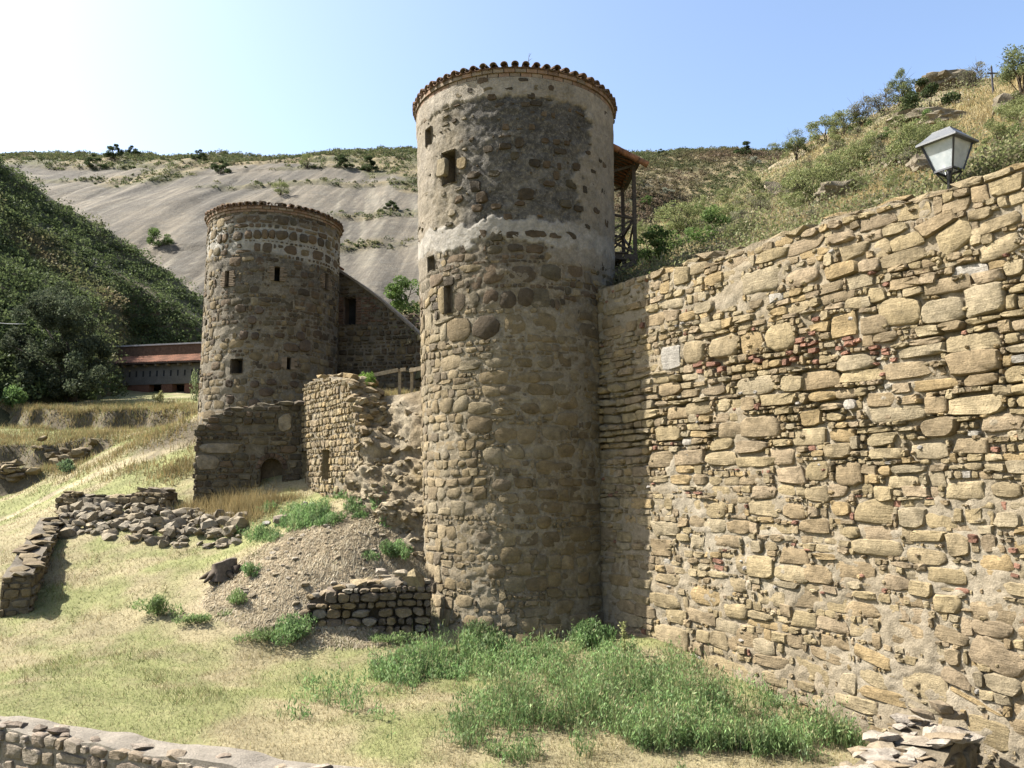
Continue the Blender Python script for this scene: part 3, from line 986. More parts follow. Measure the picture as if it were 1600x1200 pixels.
for (cx, cy, w_, h_) in ((702, 262, 20, 50), (671, 214, 8, 26), (701, 468, 9, 42), (675, 412, 9, 22)):
    u, v = ST.px(cx, cy)
    ul, ur = ST.px(max(cx - w_ / 2, 661), cy)[0], ST.px(cx + w_ / 2, cy)[0]
    vt, vb = ST.px(cx, cy - h_ / 2)[1], ST.px(cx, cy + h_ / 2)[1]
    a_ = min((ur - ul) / 2, .42)
    holes.append((u - a_, u + a_, vb, vt))
def t_light(u, v):
    """1 where the pale lime plaster survives"""
    n = fbm(u * .8, v * .8, 0, 101, 4)
    n2 = fbm(u * 2.6, v * 2.6, 0, 102, 4)
    n3 = fbm(u * 7, v * 7, 0, 107, 3)
    b1 = sstep(V_BAND0 - .14, V_BAND0 - .06, v + .26 * n2 + .12 * n3) * sstep(V_BAND1 + .10, V_BAND1 + .02, v + .24 * n2 + .12 * n3 + .05 * n)
    top = sstep(V_GREY - .06, V_GREY + .02, v + .1 * n2 + .1 * n3)
    right = sstep(1.4, 1.58, u + 1.1 * n + .9 * n2 + .5 * n3 + .22 * np.sin(v * 1.3)) * sstep(V_BAND0 - 1.2, V_BAND0 - .2, v + .5 * n2)
    left = sstep(-1.95, -2.35, u + .5 * n2) * sstep(V_BAND0 - 1.3, V_BAND0 - .5, v)
    return np.clip(np.maximum(np.maximum(b1, top), np.maximum(right * .95, left * .6)), 0, 1), b1
def t_col(u, v):
    L, b1 = t_light(u, v)
    n = fbm(u * 1.1, v * 1.1, 0, 103, 4)
    n2 = fbm(u * 5, v * 5, 0, 104, 3)
    low = mixc((.37, .30, .195), (.44, .37, .255), sstep(-.3, .4, n))
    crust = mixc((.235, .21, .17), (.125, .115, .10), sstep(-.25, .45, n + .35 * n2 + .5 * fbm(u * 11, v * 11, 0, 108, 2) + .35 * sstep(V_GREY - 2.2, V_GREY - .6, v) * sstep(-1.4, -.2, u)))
    crust = mixc(crust, (.33, .275, .19), sstep(-.7, -1.9, u + .6 * n))       # crust gives way to tan towards the left
    up = sstep(V_BAND0 - .1, V_BAND0 + .3, v + .1 * n2)
    dk = sstep(V_BAND0 - 2.0, V_BAND0 - .5, v + .5 * n) * (1 - up)
    c = mixc(low, (.26, .215, .155), dk * .8)
    c = mixc(c, crust, up)
    c = mixc(c, mixc((.46, .39, .29), (.54, .47, .37), sstep(-.3, .3, n)), L)
    c = mixc(c, (.61, .56, .475), b1 * .9)
    foot = sstep(-2.6, -3.8, v + .3 * n)
    return mixc(c, (.30, .25, .16), foot * .5)
def t_d(u, v):
    L, b1 = t_light(u, v)
    rough = .042 * fbm(u * 5, v * 6.5, 0, 105, 4) + .03 * fbm(u * .9, v * .9, 0, 106, 3)
    return rough * (1 - .6 * L) + .045 * np.clip(L, 0, 1) * (v > V_BAND0 - .6)
us = np.arange(-math.pi * tR(0) * 1.0, math.pi * tR(0) * 1.0, .055)
us = np.concatenate([np.linspace(-math.pi * ST.R0, -4.1, 20), np.linspace(-4.07, 4.07, 280), np.linspace(4.1, math.pi * ST.R0, 20)])
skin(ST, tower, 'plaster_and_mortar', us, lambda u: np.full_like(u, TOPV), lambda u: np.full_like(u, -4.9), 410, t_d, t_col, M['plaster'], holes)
for h_ in holes:
    op = opening(ST, tower, h_, .55, M['towerstone'], (.27, .22, .155))
LT = """773 428 34 28 d|818 427 40 26 d|861 425 30 26 d|897 420 24 26 d|760 512 44 34 d|716 516 34 34|804 508 36 32|852 505 38 32|885 502 24 36|767 465 24 26 d|794 467 26 26 d|820 464 24 28 d|845 467 26 28 d|719 471 16 30 d
733 570 30 14|778 567 36 14|818 567 26 14|852 567 26 18|770 590 50 18|827 590 34 16|863 588 34 12|893 588 28 14|767 612 26 16|798 610 34 14|844 608 40 16|880 608 26 18|749 638 34 18|787 643 36 14|829 638 30 16|856 635 24 22|888 629 30 22
750 663 36 22|886 655 34 20|790 680 36 24|824 680 28 26|866 676 34 24|770 712 32 24|805 706 28 22|849 707 36 22|886 704 30 22|784 757 30 18|818 754 26 16|855 731 34 18|879 729 26 12|824 776 26 14|855 772 30 14|795 779 26 14
822 795 36 16|863 793 34 16|849 816 22 20|756 842 26 20|824 842 36 24|793 842 26 20|861 842 26 20|798 867 30 24|815 889 30 18|744 895 28 16|775 892 26 22|838 912 34 20|802 914 30 22|753 915 24 18|725 912 24 16|703 912 16 16
761 941 26 18|727 941 28 20|733 972 22 20|759 972 24 20|795 969 24 20|710 989 20 24|703 440 16 14 d|745 440 18 22 d|742 468 16 24 d|690 470 10 40 p
754 127 18 8 d|720 149 12 8|735 142 8 8 d|763 141 14 6|796 140 12 4 d|838 138 8 8|860 139 7 9 d|818 126 16 5 d|830 150 14 8 d|770 153 14 8 d|838 162 18 8 d|788 229 18 9 d|811 224 14 16 d|804 243 12 12 d|763 233 14 10 d|851 220 11 8 d|868 222 10 7 d|885 224 7 6 d|875 237 18 8 d
835 256 18 12 d|854 257 12 10 d|873 260 7 10 d|900 261 9 12 d|773 272 18 9 d|869 274 9 14 d|858 288 18 8 d|892 288 18 12 d|912 297 7 12 d|740 274 20 10 d|743 292 16 16 d|752 309 18 16 d|821 305 24 16 d|883 318 18 12 d|812 318 14 7 d|903 326 12 8 d|746 325 16 10 d|794 339 12 9 d
754 367 12 14 d|776 369 16 14 d|801 367 22 12 d|837 366 34 10 d|868 369 18 9 d|889 369 18 10 d|773 390 22 12 d|804 387 26 12 d|835 389 26 12 d|863 387 22 10 d|690 262 14 30 p|722 255 14 16 p|930 330 8 8 d|940 300 6 10 d|925 270 7 8 d|935 250 5 8 d|918 240 6 6 d|945 350 5 10 d|915 355 9 8 d"""
occ = Occ(-9, -5.5, 9, 11)
cells = []
for h_ in holes:
    occ.fill(np.array([(h_[0] - .05, h_[2]), (h_[1] + .05, h_[2]), (h_[1] + .05, h_[3]), (h_[0] - .05, h_[3])]))
for s in LT.replace('\n', '|').split('|'):
    f = s.split()
    a = [float(q) for q in f[:4]]
    k = f[4] if len(f) > 4 else ''
    q = pxquad(ST, *a)
    occ.fill(q)
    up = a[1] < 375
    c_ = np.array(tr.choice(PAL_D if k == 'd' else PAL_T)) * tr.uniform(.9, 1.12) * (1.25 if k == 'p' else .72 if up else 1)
    cells.append(dict(q=shrink(q, -.008), col=c_, out=tr.uniform(.012, .04) if not up else tr.uniform(.045, .06), ex=tr.choice((2.6, 3.2, 4, 5)), jit=.1, inner=tr.uniform(.82, .92), cj=.09))
base = rows(-5.2, 5.2, -5.0, 9.4, (.12, .17, .22, .28, .34, .40), (.9, 2.0), tr, .04, .3, 13)
for q in fit(base, occ, tr):
    c = q.mean(0)
    L = float(t_light(c[0], c[1])[0])
    up = c[1] > V_BAND0
    if up and (tr.random() < (.45 if c[0] < -.9 else .80) or L > .5 and tr.random() < .55 or np.ptp(q[:, 0]) > .45):
        continue
    if not up and (L > .5 and tr.random() < .5 or tr.random() < .08):
        continue
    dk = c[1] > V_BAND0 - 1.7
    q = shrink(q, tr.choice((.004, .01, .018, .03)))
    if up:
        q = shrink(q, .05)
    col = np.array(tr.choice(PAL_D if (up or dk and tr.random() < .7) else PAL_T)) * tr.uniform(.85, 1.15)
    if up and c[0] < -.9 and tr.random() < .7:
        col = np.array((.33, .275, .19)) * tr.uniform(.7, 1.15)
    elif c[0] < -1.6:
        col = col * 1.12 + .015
    cells.append(dict(q=q, col=col, out=(tr.uniform(.006, .036) if not up else tr.uniform(.03, .05)) + (.02 if c[1] < -2.3 else 0), ex=tr.choice((3, 3.6, 4.5, 6, 8)), jit=.09, inner=tr.uniform(.82, .93), back=-.1, cj=.17))
vis = [c for c in cells if abs(c['q'][:, 0].mean()) < 3.9]
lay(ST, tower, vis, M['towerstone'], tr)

def eaves(S, parent, vtop, n, r, per_part, proto_seg=8):
    """brick dentil courses, then barrel tiles laid radially round the rim, and the low cone of the roof"""
    Rr = float(S.Rf(vtop))
    cx, cy = S.cen(vtop)
    # two corbelled brick courses
    for k, (dv, proj, hh) in enumerate(((.0, .03, .085), (.095, .07, .085))):
        nb = int(2 * math.pi * (Rr + proj) / .27)
        bl = 2 * math.pi * (Rr + proj) / nb
        Bx = MB()
        for i in range(nb):
            t = 2 * math.pi * (i + .5 * k) / nb
            er, et = np.array([math.sin(t), -math.cos(t), 0]), np.array([math.cos(t), math.sin(t), 0])
            ctr = np.array([cx, cy, vtop + dv + hh / 2 + .01]) + er * (Rr + proj - .12)
            rot = np.stack([et, er, np.array([0, 0, 1.])], 1)
            col = np.array((.37, .245, .165) if r.random() < .6 else (.36, .28, .20)) * r.uniform(.75, 1.2)
            if per_part and math.cos(t - S.t0) > -.15:
                b = MB()
                b.box(ctr, (bl - .02, .25, hh), rot, col, .004)
                b.build('brick', M['brick'], parent, smooth=False)
            else:
                Bx.box(ctr, (bl - .02, .25, hh), rot, col, .004)
        if Bx.V:
            Bx.build('brick_course', M['brick'], parent, smooth=False, kind='stuff')
    z0 = vtop + .20
    # roof cone with a mortar bed under the tiles
    rim = Rr + .08
    m = 72
    V = [(cx + rr * math.sin(2 * math.pi * i / m), cy - rr * math.cos(2 * math.pi * i / m), z) for rr, z in ((Rr - .2, z0 - .02), (rim, z0), (rim - .02, z0 + .05)) for i in range(m)] + [(cx, cy, z0 + .85)]
    Fs = [(k * m + i, k * m + (i + 1) % m, (k + 1) * m + (i + 1) % m, (k + 1) * m + i) for k in range(2) for i in range(m)] + [(2 * m + i, 2 * m + (i + 1) % m, 3 * m) for i in range(m)]
    mk('roof', np.array(V), Fs, M['tile'], parent, col=(.30, .17, .10), smooth=False)
    slope = .8 / rim
    wt = 2 * math.pi * rim / n
    def barrel(rad, th, L, up):
        seg = proto_seg
        V, Fs = [], []
        for j, (y, k) in enumerate(((0, 1.0), (L, .8))):
            for rr in (rad, rad - th):
                for i in range(seg + 1):
                    a = math.pi * i / seg
                    V.append((math.cos(a) * rr * k, y, math.sin(a) * rr * k * up))
        s1 = seg + 1
        for i in range(seg):
            Fs += [(i, i + 1, 2 * s1 + i + 1, 2 * s1 + i), (s1 + i + 1, s1 + i, 3 * s1 + i, 3 * s1 + i + 1), (i + 1, i, s1 + i, s1 + i + 1), (2 * s1 + i, 2 * s1 + i + 1, 3 * s1 + i + 1, 3 * s1 + i)]
        return np.array(V), Fs
    big = MB()
    for (kind, rad, ro, zo, off) in (('cover', wt * .36, rim + .07, .055, 0), ('pan', wt * .33, rim + .05, .045, .5)):
        V, Fs = barrel(rad, .02, .48, 1 if kind == 'cover' else -.75)
        for i in range(n):
            t = 2 * math.pi * (i + off) / n
            er, et = np.array([math.sin(t), -math.cos(t), 0]), np.array([math.cos(t), math.sin(t), 0])
            jz, jr = r.uniform(-.012, .012), r.uniform(-.025, .02)
            W = np.array([cx, cy, z0 + zo + jz]) + V[:, :1] * et + (ro + jr - V[:, 1:2]) * er + (V[:, 2:3] + V[:, 1:2] * slope) * np.array([0, 0, 1.])
            col = np.array(r.choice(((.27, .16, .095), (.25, .145, .085), (.24, .175, .11), (.30, .19, .115)))) * r.uniform(.7, 1.15)
            if per_part and math.cos(t - S.t0) > -.1:
                mk('roof_tile', W, Fs, M['tile'], parent, col=col)
            else:
                big.add(W, Fs, col)
    if big.V:
        big.build('rear_tiles' if per_part else 'eave_tiles', M['tile'], parent, kind='stuff')
eaves(ST, tower, TOPV, 66, tr, True)
# a thin bare stalk growing on the roof
b = MB()
p0 = ST.map(ST.px(828, 130)[0], TOPV + .25, -.2)
b.tube([p0, p0 + (.0, 0, .25), p0 + (.02, 0, .5)], (.010, .008, .004), 5, (.16, .14, .12))
b.tube([p0 + (0, 0, .3), p0 + (.09, 0, .36)], (.006, .003), 4, (.16, .14, .12))
b.tube([p0 + (.01, 0, .4), p0 + (.07, 0, .5)], (.005, .003), 4, (.16, .14, .12))
b.build('dry_stalk', M['wood'], tower)

# ---- timber balcony on the tower's far right side
bal = bpy.data.objects.new('balcony', None)
COL.objects.link(bal)
bal.parent = tower
th = R(93) + ST.t0
vb_, vt_ = at(985, 402, 21.3)[2], at(985, 262, 21.3)[2]
cx, cy = ST.cen(7.0)
er, et, ez = np.array([math.sin(th), -math.cos(th), 0]), np.array([math.cos(th), math.sin(th), 0]), np.array([0, 0, 1.])
Rb = float(tR(7.0))
def bp(r_, t_, z_):
    return np.array([cx, cy, 0]) + er * (Rb + r_) + et * t_ + ez * z_
bal.location = Vector(bp(0, 0, vb_)) - tower.location
WOOD, WOODP = (.135, .108, .085), (.15, .12, .092)
PRJ = .64
def beam(name, a, b_, t, t2=None, col=WOOD):
    q = MB()
    q.bar(a, b_, t, t2, col)
    return q.build(name, M['wood'], bal, smooth=False)
vm = vb_ + (vt_ - vb_) * .41
for t_ in (0, 1.7):
    beam('post', bp(PRJ, t_, vb_ - .18), bp(PRJ, t_, vt_ + .02), .10, .10)
    beam('rail', bp(-.25, t_, vm + .15), bp(PRJ - .05, t_, vm), .06)
    beam('brace', bp(-.2, t_, vm - .42), bp(PRJ - .05, t_, vm - .05), .05)
    beam('brace', bp(-.2, t_, vm - .55), bp(PRJ - .05, t_, vb_ + .1), .055)
    beam('brace', bp(-.1, t_, vb_ + .25), bp(PRJ - .06, t_, vm - .12), .05)
    beam('roof_strut', bp(-.25, t_, vt_ - .28), bp(PRJ, t_, vt_), .06)
    beam('floor_beam', bp(-.3, t_, vb_ - .02), bp(PRJ + .06, t_, vb_ - .06), .12, .16)
    beam('bracket', bp(-.2, t_, vb_ - .62), bp(PRJ + .02, t_, vb_ - .16), .11, .15)
beam('rail', bp(PRJ, .08, vm + .02), bp(PRJ, 1.62, vm + .02), .06)
beam('brace', bp(PRJ, .08, vb_ + .1), bp(PRJ, 1.62, vm - .08), .05)
beam('brace', bp(PRJ, .08, vm - .08), bp(PRJ, 1.62, vb_ + .1), .05)
beam('eave_plate', bp(PRJ, -.2, vt_ + .06), bp(PRJ, 1.9, vt_ + .06), .09)
for k in range(7):
    beam('floor_board', bp(-.2 + .095 * k, -.1, vb_ + .06), bp(-.2 + .095 * k, 1.8, vb_ + .06), .09, .03)
for k in range(10):                                    # tiles of its lean-to roof: two courses
    for j in range(2):
        q = MB()
        z0, r0 = vt_ + .36 - .19 * j, -.12 + .36 * j
        for i in range(5):
            a0, a1 = math.pi * i / 5, math.pi * (i + 1) / 5
            pts = []
            for (a, e) in ((a0, 0), (a1, 0), (a1, 1), (a0, 1)):
                pts.append(bp(r0 + .42 * e, -.38 + .215 * k + .095 * math.cos(a), z0 - .21 * e + .09 * math.sin(a) + .02 * j))
            q.add(pts, [(0, 1, 2, 3)], np.array((.42, .19, .10)) * tr.uniform(.8, 1.15))
        q.build('roof_tile', M['tile'], bal)
for j in range(4):                                     # rounded verge tiles along the near gable edge
    q = MB()
    a_, e_ = bp(-.15 + .26 * j, -.42, vt_ + .43 - .135 * j), bp(.17 + .26 * j, -.42, vt_ + .25 - .135 * j)
    q.tube([a_, e_], (.075, .092), 9, np.array((.50, .24, .13)) * tr.uniform(.8, 1.15))
    q.build('verge_tile', M['tile'], bal)
q = MB()
q.add([bp(-.3, -.35, vt_ + .42), bp(-.3, 1.95, vt_ + .42), bp(PRJ + .16, 1.95, vt_ + .05), bp(PRJ + .16, -.35, vt_ + .05), bp(-.3, -.35, vt_ + .38), bp(-.3, 1.95, vt_ + .38), bp(PRJ + .16, 1.95, vt_ + .01), bp(PRJ + .16, -.35, vt_ + .01)],
      [(0, 1, 2, 3), (7, 6, 5, 4), (0, 3, 7, 4), (3, 2, 6, 7), (2, 1, 5, 6), (1, 0, 4, 5)], WOODP)
q.build('roof_boards', M['wood'], bal, smooth=False)

# ---- the second tower
T2C = (-9.25, 30.2)
def t2R(v):
    v = np.asarray(v, float)
    return 2.50 - .006 * (v - 2)
S2 = Round(T2C, t2R)
t2 = thing('round_tower', 'second round stone tower farther back, with a pale mortar net under its tiled eaves', 'tower', (T2C[0], T2C[1], 1.8))
TOP2 = S2.px(425, 332)[1]
W0, W1 = S2.px(421, 385)[1], S2.px(421, 358)[1]
h2 = []
for (cx, cy, w_, h_) in ((433, 428, 8, 22), (356, 436, 6, 24), (509, 440, 5, 24), (370, 572, 17, 22), (451, 568, 6, 18)):
    u, v = S2.px(cx, cy)
    ul, ur = S2.px(cx - w_ / 2, cy)[0], S2.px(cx + w_ / 2, cy)[0]
    h2.append((ul, ur, S2.px(cx, cy + h_ / 2)[1], S2.px(cx, cy - h_ / 2)[1]))
def net(u, v):
    n = fbm(u * 1.5, v * 1.5, 0, 111, 3)
    lo = W0 - .3 * sstep(-.6, 1.8, u) - .15
    return sstep(lo - .12, lo + .06, v + .12 * n) * sstep(W1 + .22, W1 + .05, v + .1 * n - .08 * np.abs(u))
def c2_(u, v):
    n, n2 = fbm(u * .8, v * .8, 0, 112, 4), fbm(u * 3, v * 3, 0, 113, 3)
    c = mixc((.29, .245, .175), (.37, .315, .23), sstep(-.3, .4, n + .3 * n2))
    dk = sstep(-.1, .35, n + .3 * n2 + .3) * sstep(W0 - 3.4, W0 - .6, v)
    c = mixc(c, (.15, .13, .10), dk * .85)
    c = mixc(c, (.56, .52, .44), net(u, v))
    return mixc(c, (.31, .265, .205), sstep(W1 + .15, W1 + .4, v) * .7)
r2 = random.Random(21)
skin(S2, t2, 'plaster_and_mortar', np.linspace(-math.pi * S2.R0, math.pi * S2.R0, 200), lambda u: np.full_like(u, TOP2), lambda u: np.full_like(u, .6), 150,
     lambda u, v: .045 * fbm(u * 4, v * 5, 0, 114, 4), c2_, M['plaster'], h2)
for h_ in h2:
    o = opening(S2, t2, h_, .5, M['towerstone'], (.22, .18, .13))
    if h_[1] - h_[0] < .3:                             # brick quoins beside the slots
        q = MB()
        for k in range(9):
            zz = h_[2] + (h_[3] - h_[2]) * (k + .5) / 9
            for sgn, e in ((-1, h_[0]), (1, h_[1])):
                ww = r2.uniform(.12, .26)
                aa, bb = sorted((e + sgn * .01, e + sgn * ww))
                P = [S2.map(a_, zz + dz, dd) for dd in (.055, -.05) for (a_, dz) in ((aa, -.022), (bb, -.022), (bb, .022), (aa, .022))]
                q.add(P, [(0, 1, 2, 3), (0, 4, 5, 1), (1, 5, 6, 2), (2, 6, 7, 3), (3, 7, 4, 0)], np.array((.34, .26, .18)) * r2.uniform(.8, 1.15))
        q.build('brick_jamb', M['brick'], o, smooth=False, kind='stuff')
occ = Occ(-9, 0, 9, 11)
cells = []
for h_ in h2:
    occ.fill(np.array([(h_[0] - .25, h_[2] - .1), (h_[1] + .25, h_[2] - .1), (h_[1] + .25, h_[3] + .1), (h_[0] - .25, h_[3] + .1)]))
for x_, w_ in ((344, 8), (352, 8), (372, 14), (388, 12), (402, 12), (414, 11), (425, 11), (441, 18), (458, 13), (474, 14), (488, 14), (501, 10), (512, 7)):   # the row of blocks set in white
    q = pxquad(S2, x_, 366 + .0016 * (x_ - 421) ** 2 + .03 * (x_ - 421), w_, 14)
    occ.fill(q)
    cells.append(dict(q=q, col=np.array(r2.choice(PAL_D)) * 1.15, out=.06, ex=3, jit=.1, inner=.82))
for (x_, y_, w_, h_) in ((394, 500, 14, 12), (376, 482, 16, 12), (405, 485, 14, 12), (381, 524, 14, 14), (398, 525, 12, 12), (455, 543, 24, 14), (437, 524, 16, 8), (477, 540, 18, 20), (398, 600, 14, 12), (415, 613, 24, 14), (424, 597, 16, 10),
                         (470, 525, 14, 14), (358, 600, 12, 12), (430, 572, 22, 12), (360, 625, 12, 14), (398, 630, 18, 14), (475, 430, 10, 10), (460, 600, 14, 10)):
    q = pxquad(S2, x_, y_, w_, h_)
    occ.fill(q)
    cells.append(dict(q=q, col=np.array((.165, .122, .085)) * r2.uniform(.8, 1.15), out=.06, ex=3, jit=.1, inner=.84))
for q in fit(rows(-4.6, 4.6, .6, 9.8, (.12, .16, .2, .25, .31, .38), (.8, 1.8), r2, .04, .3, 23), occ, r2):
    c = q.mean(0)
    if r2.random() < (.08 if float(net(c[0], c[1])) > .3 or c[1] > W1 else .24):
        continue
    q = shrink(q, r2.choice((.008, .016, .03)) + (.02 if float(net(c[0], c[1])) > .5 else 0))
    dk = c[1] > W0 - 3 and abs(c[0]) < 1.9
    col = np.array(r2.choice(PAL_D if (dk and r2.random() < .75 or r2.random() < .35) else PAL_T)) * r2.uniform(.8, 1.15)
    cells.append(dict(q=q, col=col, out=r2.uniform(.008, .035), ex=r2.choice((3, 4, 6)), jit=.1, inner=.88, cj=.1))
vis = [c for c in cells if abs(c['q'][:, 0].mean()) < 4.2]
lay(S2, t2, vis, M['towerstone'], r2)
eaves(S2, t2, TOP2, 62, r2, False, 5)

# ================================================================== RUINS, BANKS AND LOW WALLS
rr_ = random.Random(31)
def built_wall(parent, A, B, top, bot, thick, hs, pal, m, r, nparts=140, holes=(), ends=(1, 1), caps=(.2, .14, .07), capgap=(.2, .4), out=(.03, .08), mcol=(.36, .30, .21), asp=(.9, 2.2),
               extra=(), side=None, gaps=(.012, .02, .035), mortar_d=0.0, dz=.08, split=.25, exs=(3, 4, 6, 8)):
    """a stone wall with a masonry face, masonry ends, a rough top and a back"""
    S = Flat(A, B, side)
    L = S.L
    us = np.linspace(0, L, max(8, int(L / dz)))
    seed = r.randrange(1000)
    df = lambda u, v: mortar_d + .03 * fbm(u * 4, v * 4, 0, seed, 3)
    cf = lambda u, v: mixc(np.array(mcol) * .82, np.array(mcol) * 1.15, sstep(-.3, .4, fbm(u * 1.2, v * 1.2, 0, seed + 1, 3)))
    mm = M['mortar']
    skin(S, parent, 'mortar', us, top, bot, max(10, int((float(np.max(top(us))) - float(np.min(bot(us)))) / dz)), df, cf, mm, holes)
    n_ = len(us)
    P = np.concatenate([S.map(us, top(us), df(us, top(us))), S.map(us, top(us) + .05 * vnoise(us * 3, 1, 0, seed), -thick * .5), S.map(us, top(us), -thick), S.map(us, bot(us), -thick)])
    Q = [(k * n_ + i, k * n_ + i + 1, (k + 1) * n_ + i + 1, (k + 1) * n_ + i) for k in range(3) for i in range(n_ - 1)]
    for i, s_ in ((0, 1), (n_ - 1, -1)):
        j = len(P)
        P = np.concatenate([P, S.map(us[i:i + 1], bot(us[i:i + 1]), 0.)])
        f = (i, n_ + i, 2 * n_ + i, 3 * n_ + i, j)
        Q.append(f if s_ > 0 else f[::-1])
    mk('wall_core', P, Q, mm, parent, col=np.array(mcol) * .95, smooth=False)
    tmax, bmin = float(np.max(top(us))), float(np.min(bot(us)))
    jobs = [(S, 0, L, top, bot, nparts, holes, list(extra))]
    if ends[1]:
        E = Flat(S.B, S.B - S.n * thick, S.d)
        jobs.append((E, 0, thick, lambda u: np.full_like(np.asarray(u, float), float(top(np.array([L]))[0]) - .02), lambda u: np.full_like(np.asarray(u, float), float(bot(np.array([L]))[0])), nparts // 5, (), []))
    if ends[0]:
        E = Flat(S.A - S.n * thick, S.A, -S.d)
        jobs.append((E, 0, thick, lambda u: np.full_like(np.asarray(u, float), float(top(np.array([0.]))[0]) - .02), lambda u: np.full_like(np.asarray(u, float), float(bot(np.array([0.]))[0])), nparts // 5, (), []))
    for (Q_, u0, u1, tp, bt, npz, hol, ex) in jobs:
        oc = Occ(u0 - 1, bmin - 1, u1 + 1, tmax + 1)
        for h_ in hol:
            oc.fill(np.array([(h_[0], h_[2]), (h_[1], h_[2]), (h_[1], h_[3]), (h_[0], h_[3])]))
        cs = []
        for e in ex:
            oc.fill(e['q'])
            cs.append(e)
        for q in fit(rows(u0, u1, bmin, tmax + .2, hs, asp, r, .03, split, seed), oc, r):
            q[:, 0] = np.clip(q[:, 0], u0 - .02, u1 + .02)
            if np.ptp(q[:, 0]) < .06:
                continue
            c = q.mean(0)
            if c[1] > float(tp(np.array([c[0]]))[0]) - .03 or c[1] < float(bt(np.array([c[0]]))[0]) - .1 or r.random() < .04:
                continue
            cs.append(dict(q=shrink(q, r.choice(gaps)), col=np.array(r.choice(pal)) * r.uniform(.82, 1.15), out=r.uniform(*out), ex=r.choice(exs), jit=.08, inner=r.uniform(.8, .92), back=-.08, cj=.11))
        lay(Q_, parent, cs, m, r, npz)
    if caps:
        u = .1
        pr = []
        while u < L - .05:
            s_ = r.uniform(.7, 1.3)
            P = S.map(u, float(top(np.array([u]))[0]) + caps[2] * .35, -r.uniform(.05, thick * .9))
            rz = math.atan2(S.d[1], S.d[0]) + r.uniform(-.6, .6)
            if len(pr) < 6:
                V, Fs = rock_proto(r.randrange(9999))
                o = mk('cap_stone', V * np.array(caps), Fs, m, parent, col=np.array(r.choice(pal)) * 1.08, sharp=40, origin=(0, 0, 0))
                o.location = Vector(P) - parent_loc(parent)
                o.rotation_euler = (r.uniform(-.2, .2), r.uniform(-.2, .2), rz)
                pr.append(o)
            else:
                copy_part(r.choice(pr), parent, P, (r.uniform(-.2, .2), r.uniform(-.2, .2), rz), (s_, s_, s_))
            u += r.uniform(*capgap)
    return S
def prof(S, pts):
    a = np.array([S.px(*p) for p in pts])
    return lambda u: np.interp(np.asarray(u, float), a[:, 0], a[:, 1])
def base_of(S, drop=.4):
    def f(u):
        P = S.map(np.asarray(u, float), 0., 0.)
        return ground_z(P[..., 0], P[..., 1]) - drop
    return f
def jag(fn, amp, fr, sd_):
    return lambda u: fn(u) + amp * vnoise(np.asarray(u, float) * fr, 0, 0, sd_)

# ---- roofless ruin between the towers: shaded end wall and sunlit long wall
PAL_R = [(.30, .235, .14), (.34, .265, .155), (.26, .20, .125), (.38, .30, .18), (.31, .26, .18)]
RC = at(471, 772, 26.0)
RA, RB_ = at(303, 772, 25.4), None
ruin = thing('ruined_house', 'roofless stone ruin between the two towers with an arched niche and a slit window', 'ruin', (RC[0], RC[1], -.6))
SA = Flat(RA, RC)
topA = jag(prof(SA, ((300, 692), (308, 668), (322, 666), (330, 650), (345, 648), (352, 642), (380, 640), (402, 636), (440, 633), (475, 630))), .04, 5, 3)
nu_, nv_ = SA.px(424, 745)
nw = SA.px(438, 745)[0] - SA.px(408, 745)[0]
niche = (SA.px(407, 745)[0], SA.px(441, 745)[0], SA.px(424, 772)[1] - .2, SA.px(424, 733)[1])
rr0, cu, cv = (niche[1] - niche[0]) / 2, (niche[0] + niche[1]) / 2, niche[3]
niche = (niche[0], niche[1], niche[2], cv + rr0 * 1.05)
ex = []
for k in range(9):                                     # brick voussoirs of the niche
    a = math.pi * (k + .5) / 9
    def pp(ang, rad):
        return (cu + math.cos(ang) * rad, cv + math.sin(ang) * rad * 1.05)
    a0, a1 = math.pi * k / 9, math.pi * (k + 1) / 9
    ex.append(dict(q=np.array([pp(a0, rr0 + .02), pp(a0, rr0 + .17), pp(a1, rr0 + .17), pp(a1, rr0 + .02)]), col=np.array((.21, .14, .095)) * rr_.uniform(.6, 1.3), out=.05, ex=4, jit=.1, inner=.88, name='brick'))
ex.append(dict(q=pxquad(SA, 445, 660, 20, 26), col=(.42, .345, .235), out=.05, ex=3, jit=.12, inner=.9, name='plaster_patch'))
ex.append(dict(q=pxquad(SA, 345, 700, 66, 18), col=(.36, .30, .215), out=.045, ex=4, jit=.15, inner=.93, name='plaster_patch'))
ex.append(dict(q=pxquad(SA, 325, 722, 34, 24), col=(.35, .29, .205), out=.045, ex=4, jit=.15, inner=.93, name='plaster_patch'))
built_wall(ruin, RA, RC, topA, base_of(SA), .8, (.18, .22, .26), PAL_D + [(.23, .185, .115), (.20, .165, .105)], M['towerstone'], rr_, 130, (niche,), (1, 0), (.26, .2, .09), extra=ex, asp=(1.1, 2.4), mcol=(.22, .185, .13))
opening(SA, ruin, niche, .45, M['towerstone'], (.25, .19, .125), 'niche', M['towerstone'])
# the arched head of the niche: spandrels and soffit inside the square recess
q = MB()
arc = [(cu + math.cos(math.pi * k / 8) * rr0, cv + math.sin(math.pi * k / 8) * rr0 * 1.05) for k in range(9)]
q.add(np.array([SA.map(u, v, .03) for u, v in arc] + [SA.map(u, v, -.44) for u, v in arc] + [SA.map(niche[1] + .02, niche[3] + .02, .03), SA.map(niche[0] - .02, niche[3] + .02, .03)]),
      [(k + 1, k, 9 + k, 10 + k) for k in range(8)] + [(18, k + 1, k) for k in range(4)] + [(19, k + 1, k) for k in range(4, 8)] + [(18, 19, 4)], (.19, .145, .10))
q.build('niche_head', M['towerstone'], ruin, smooth=False)

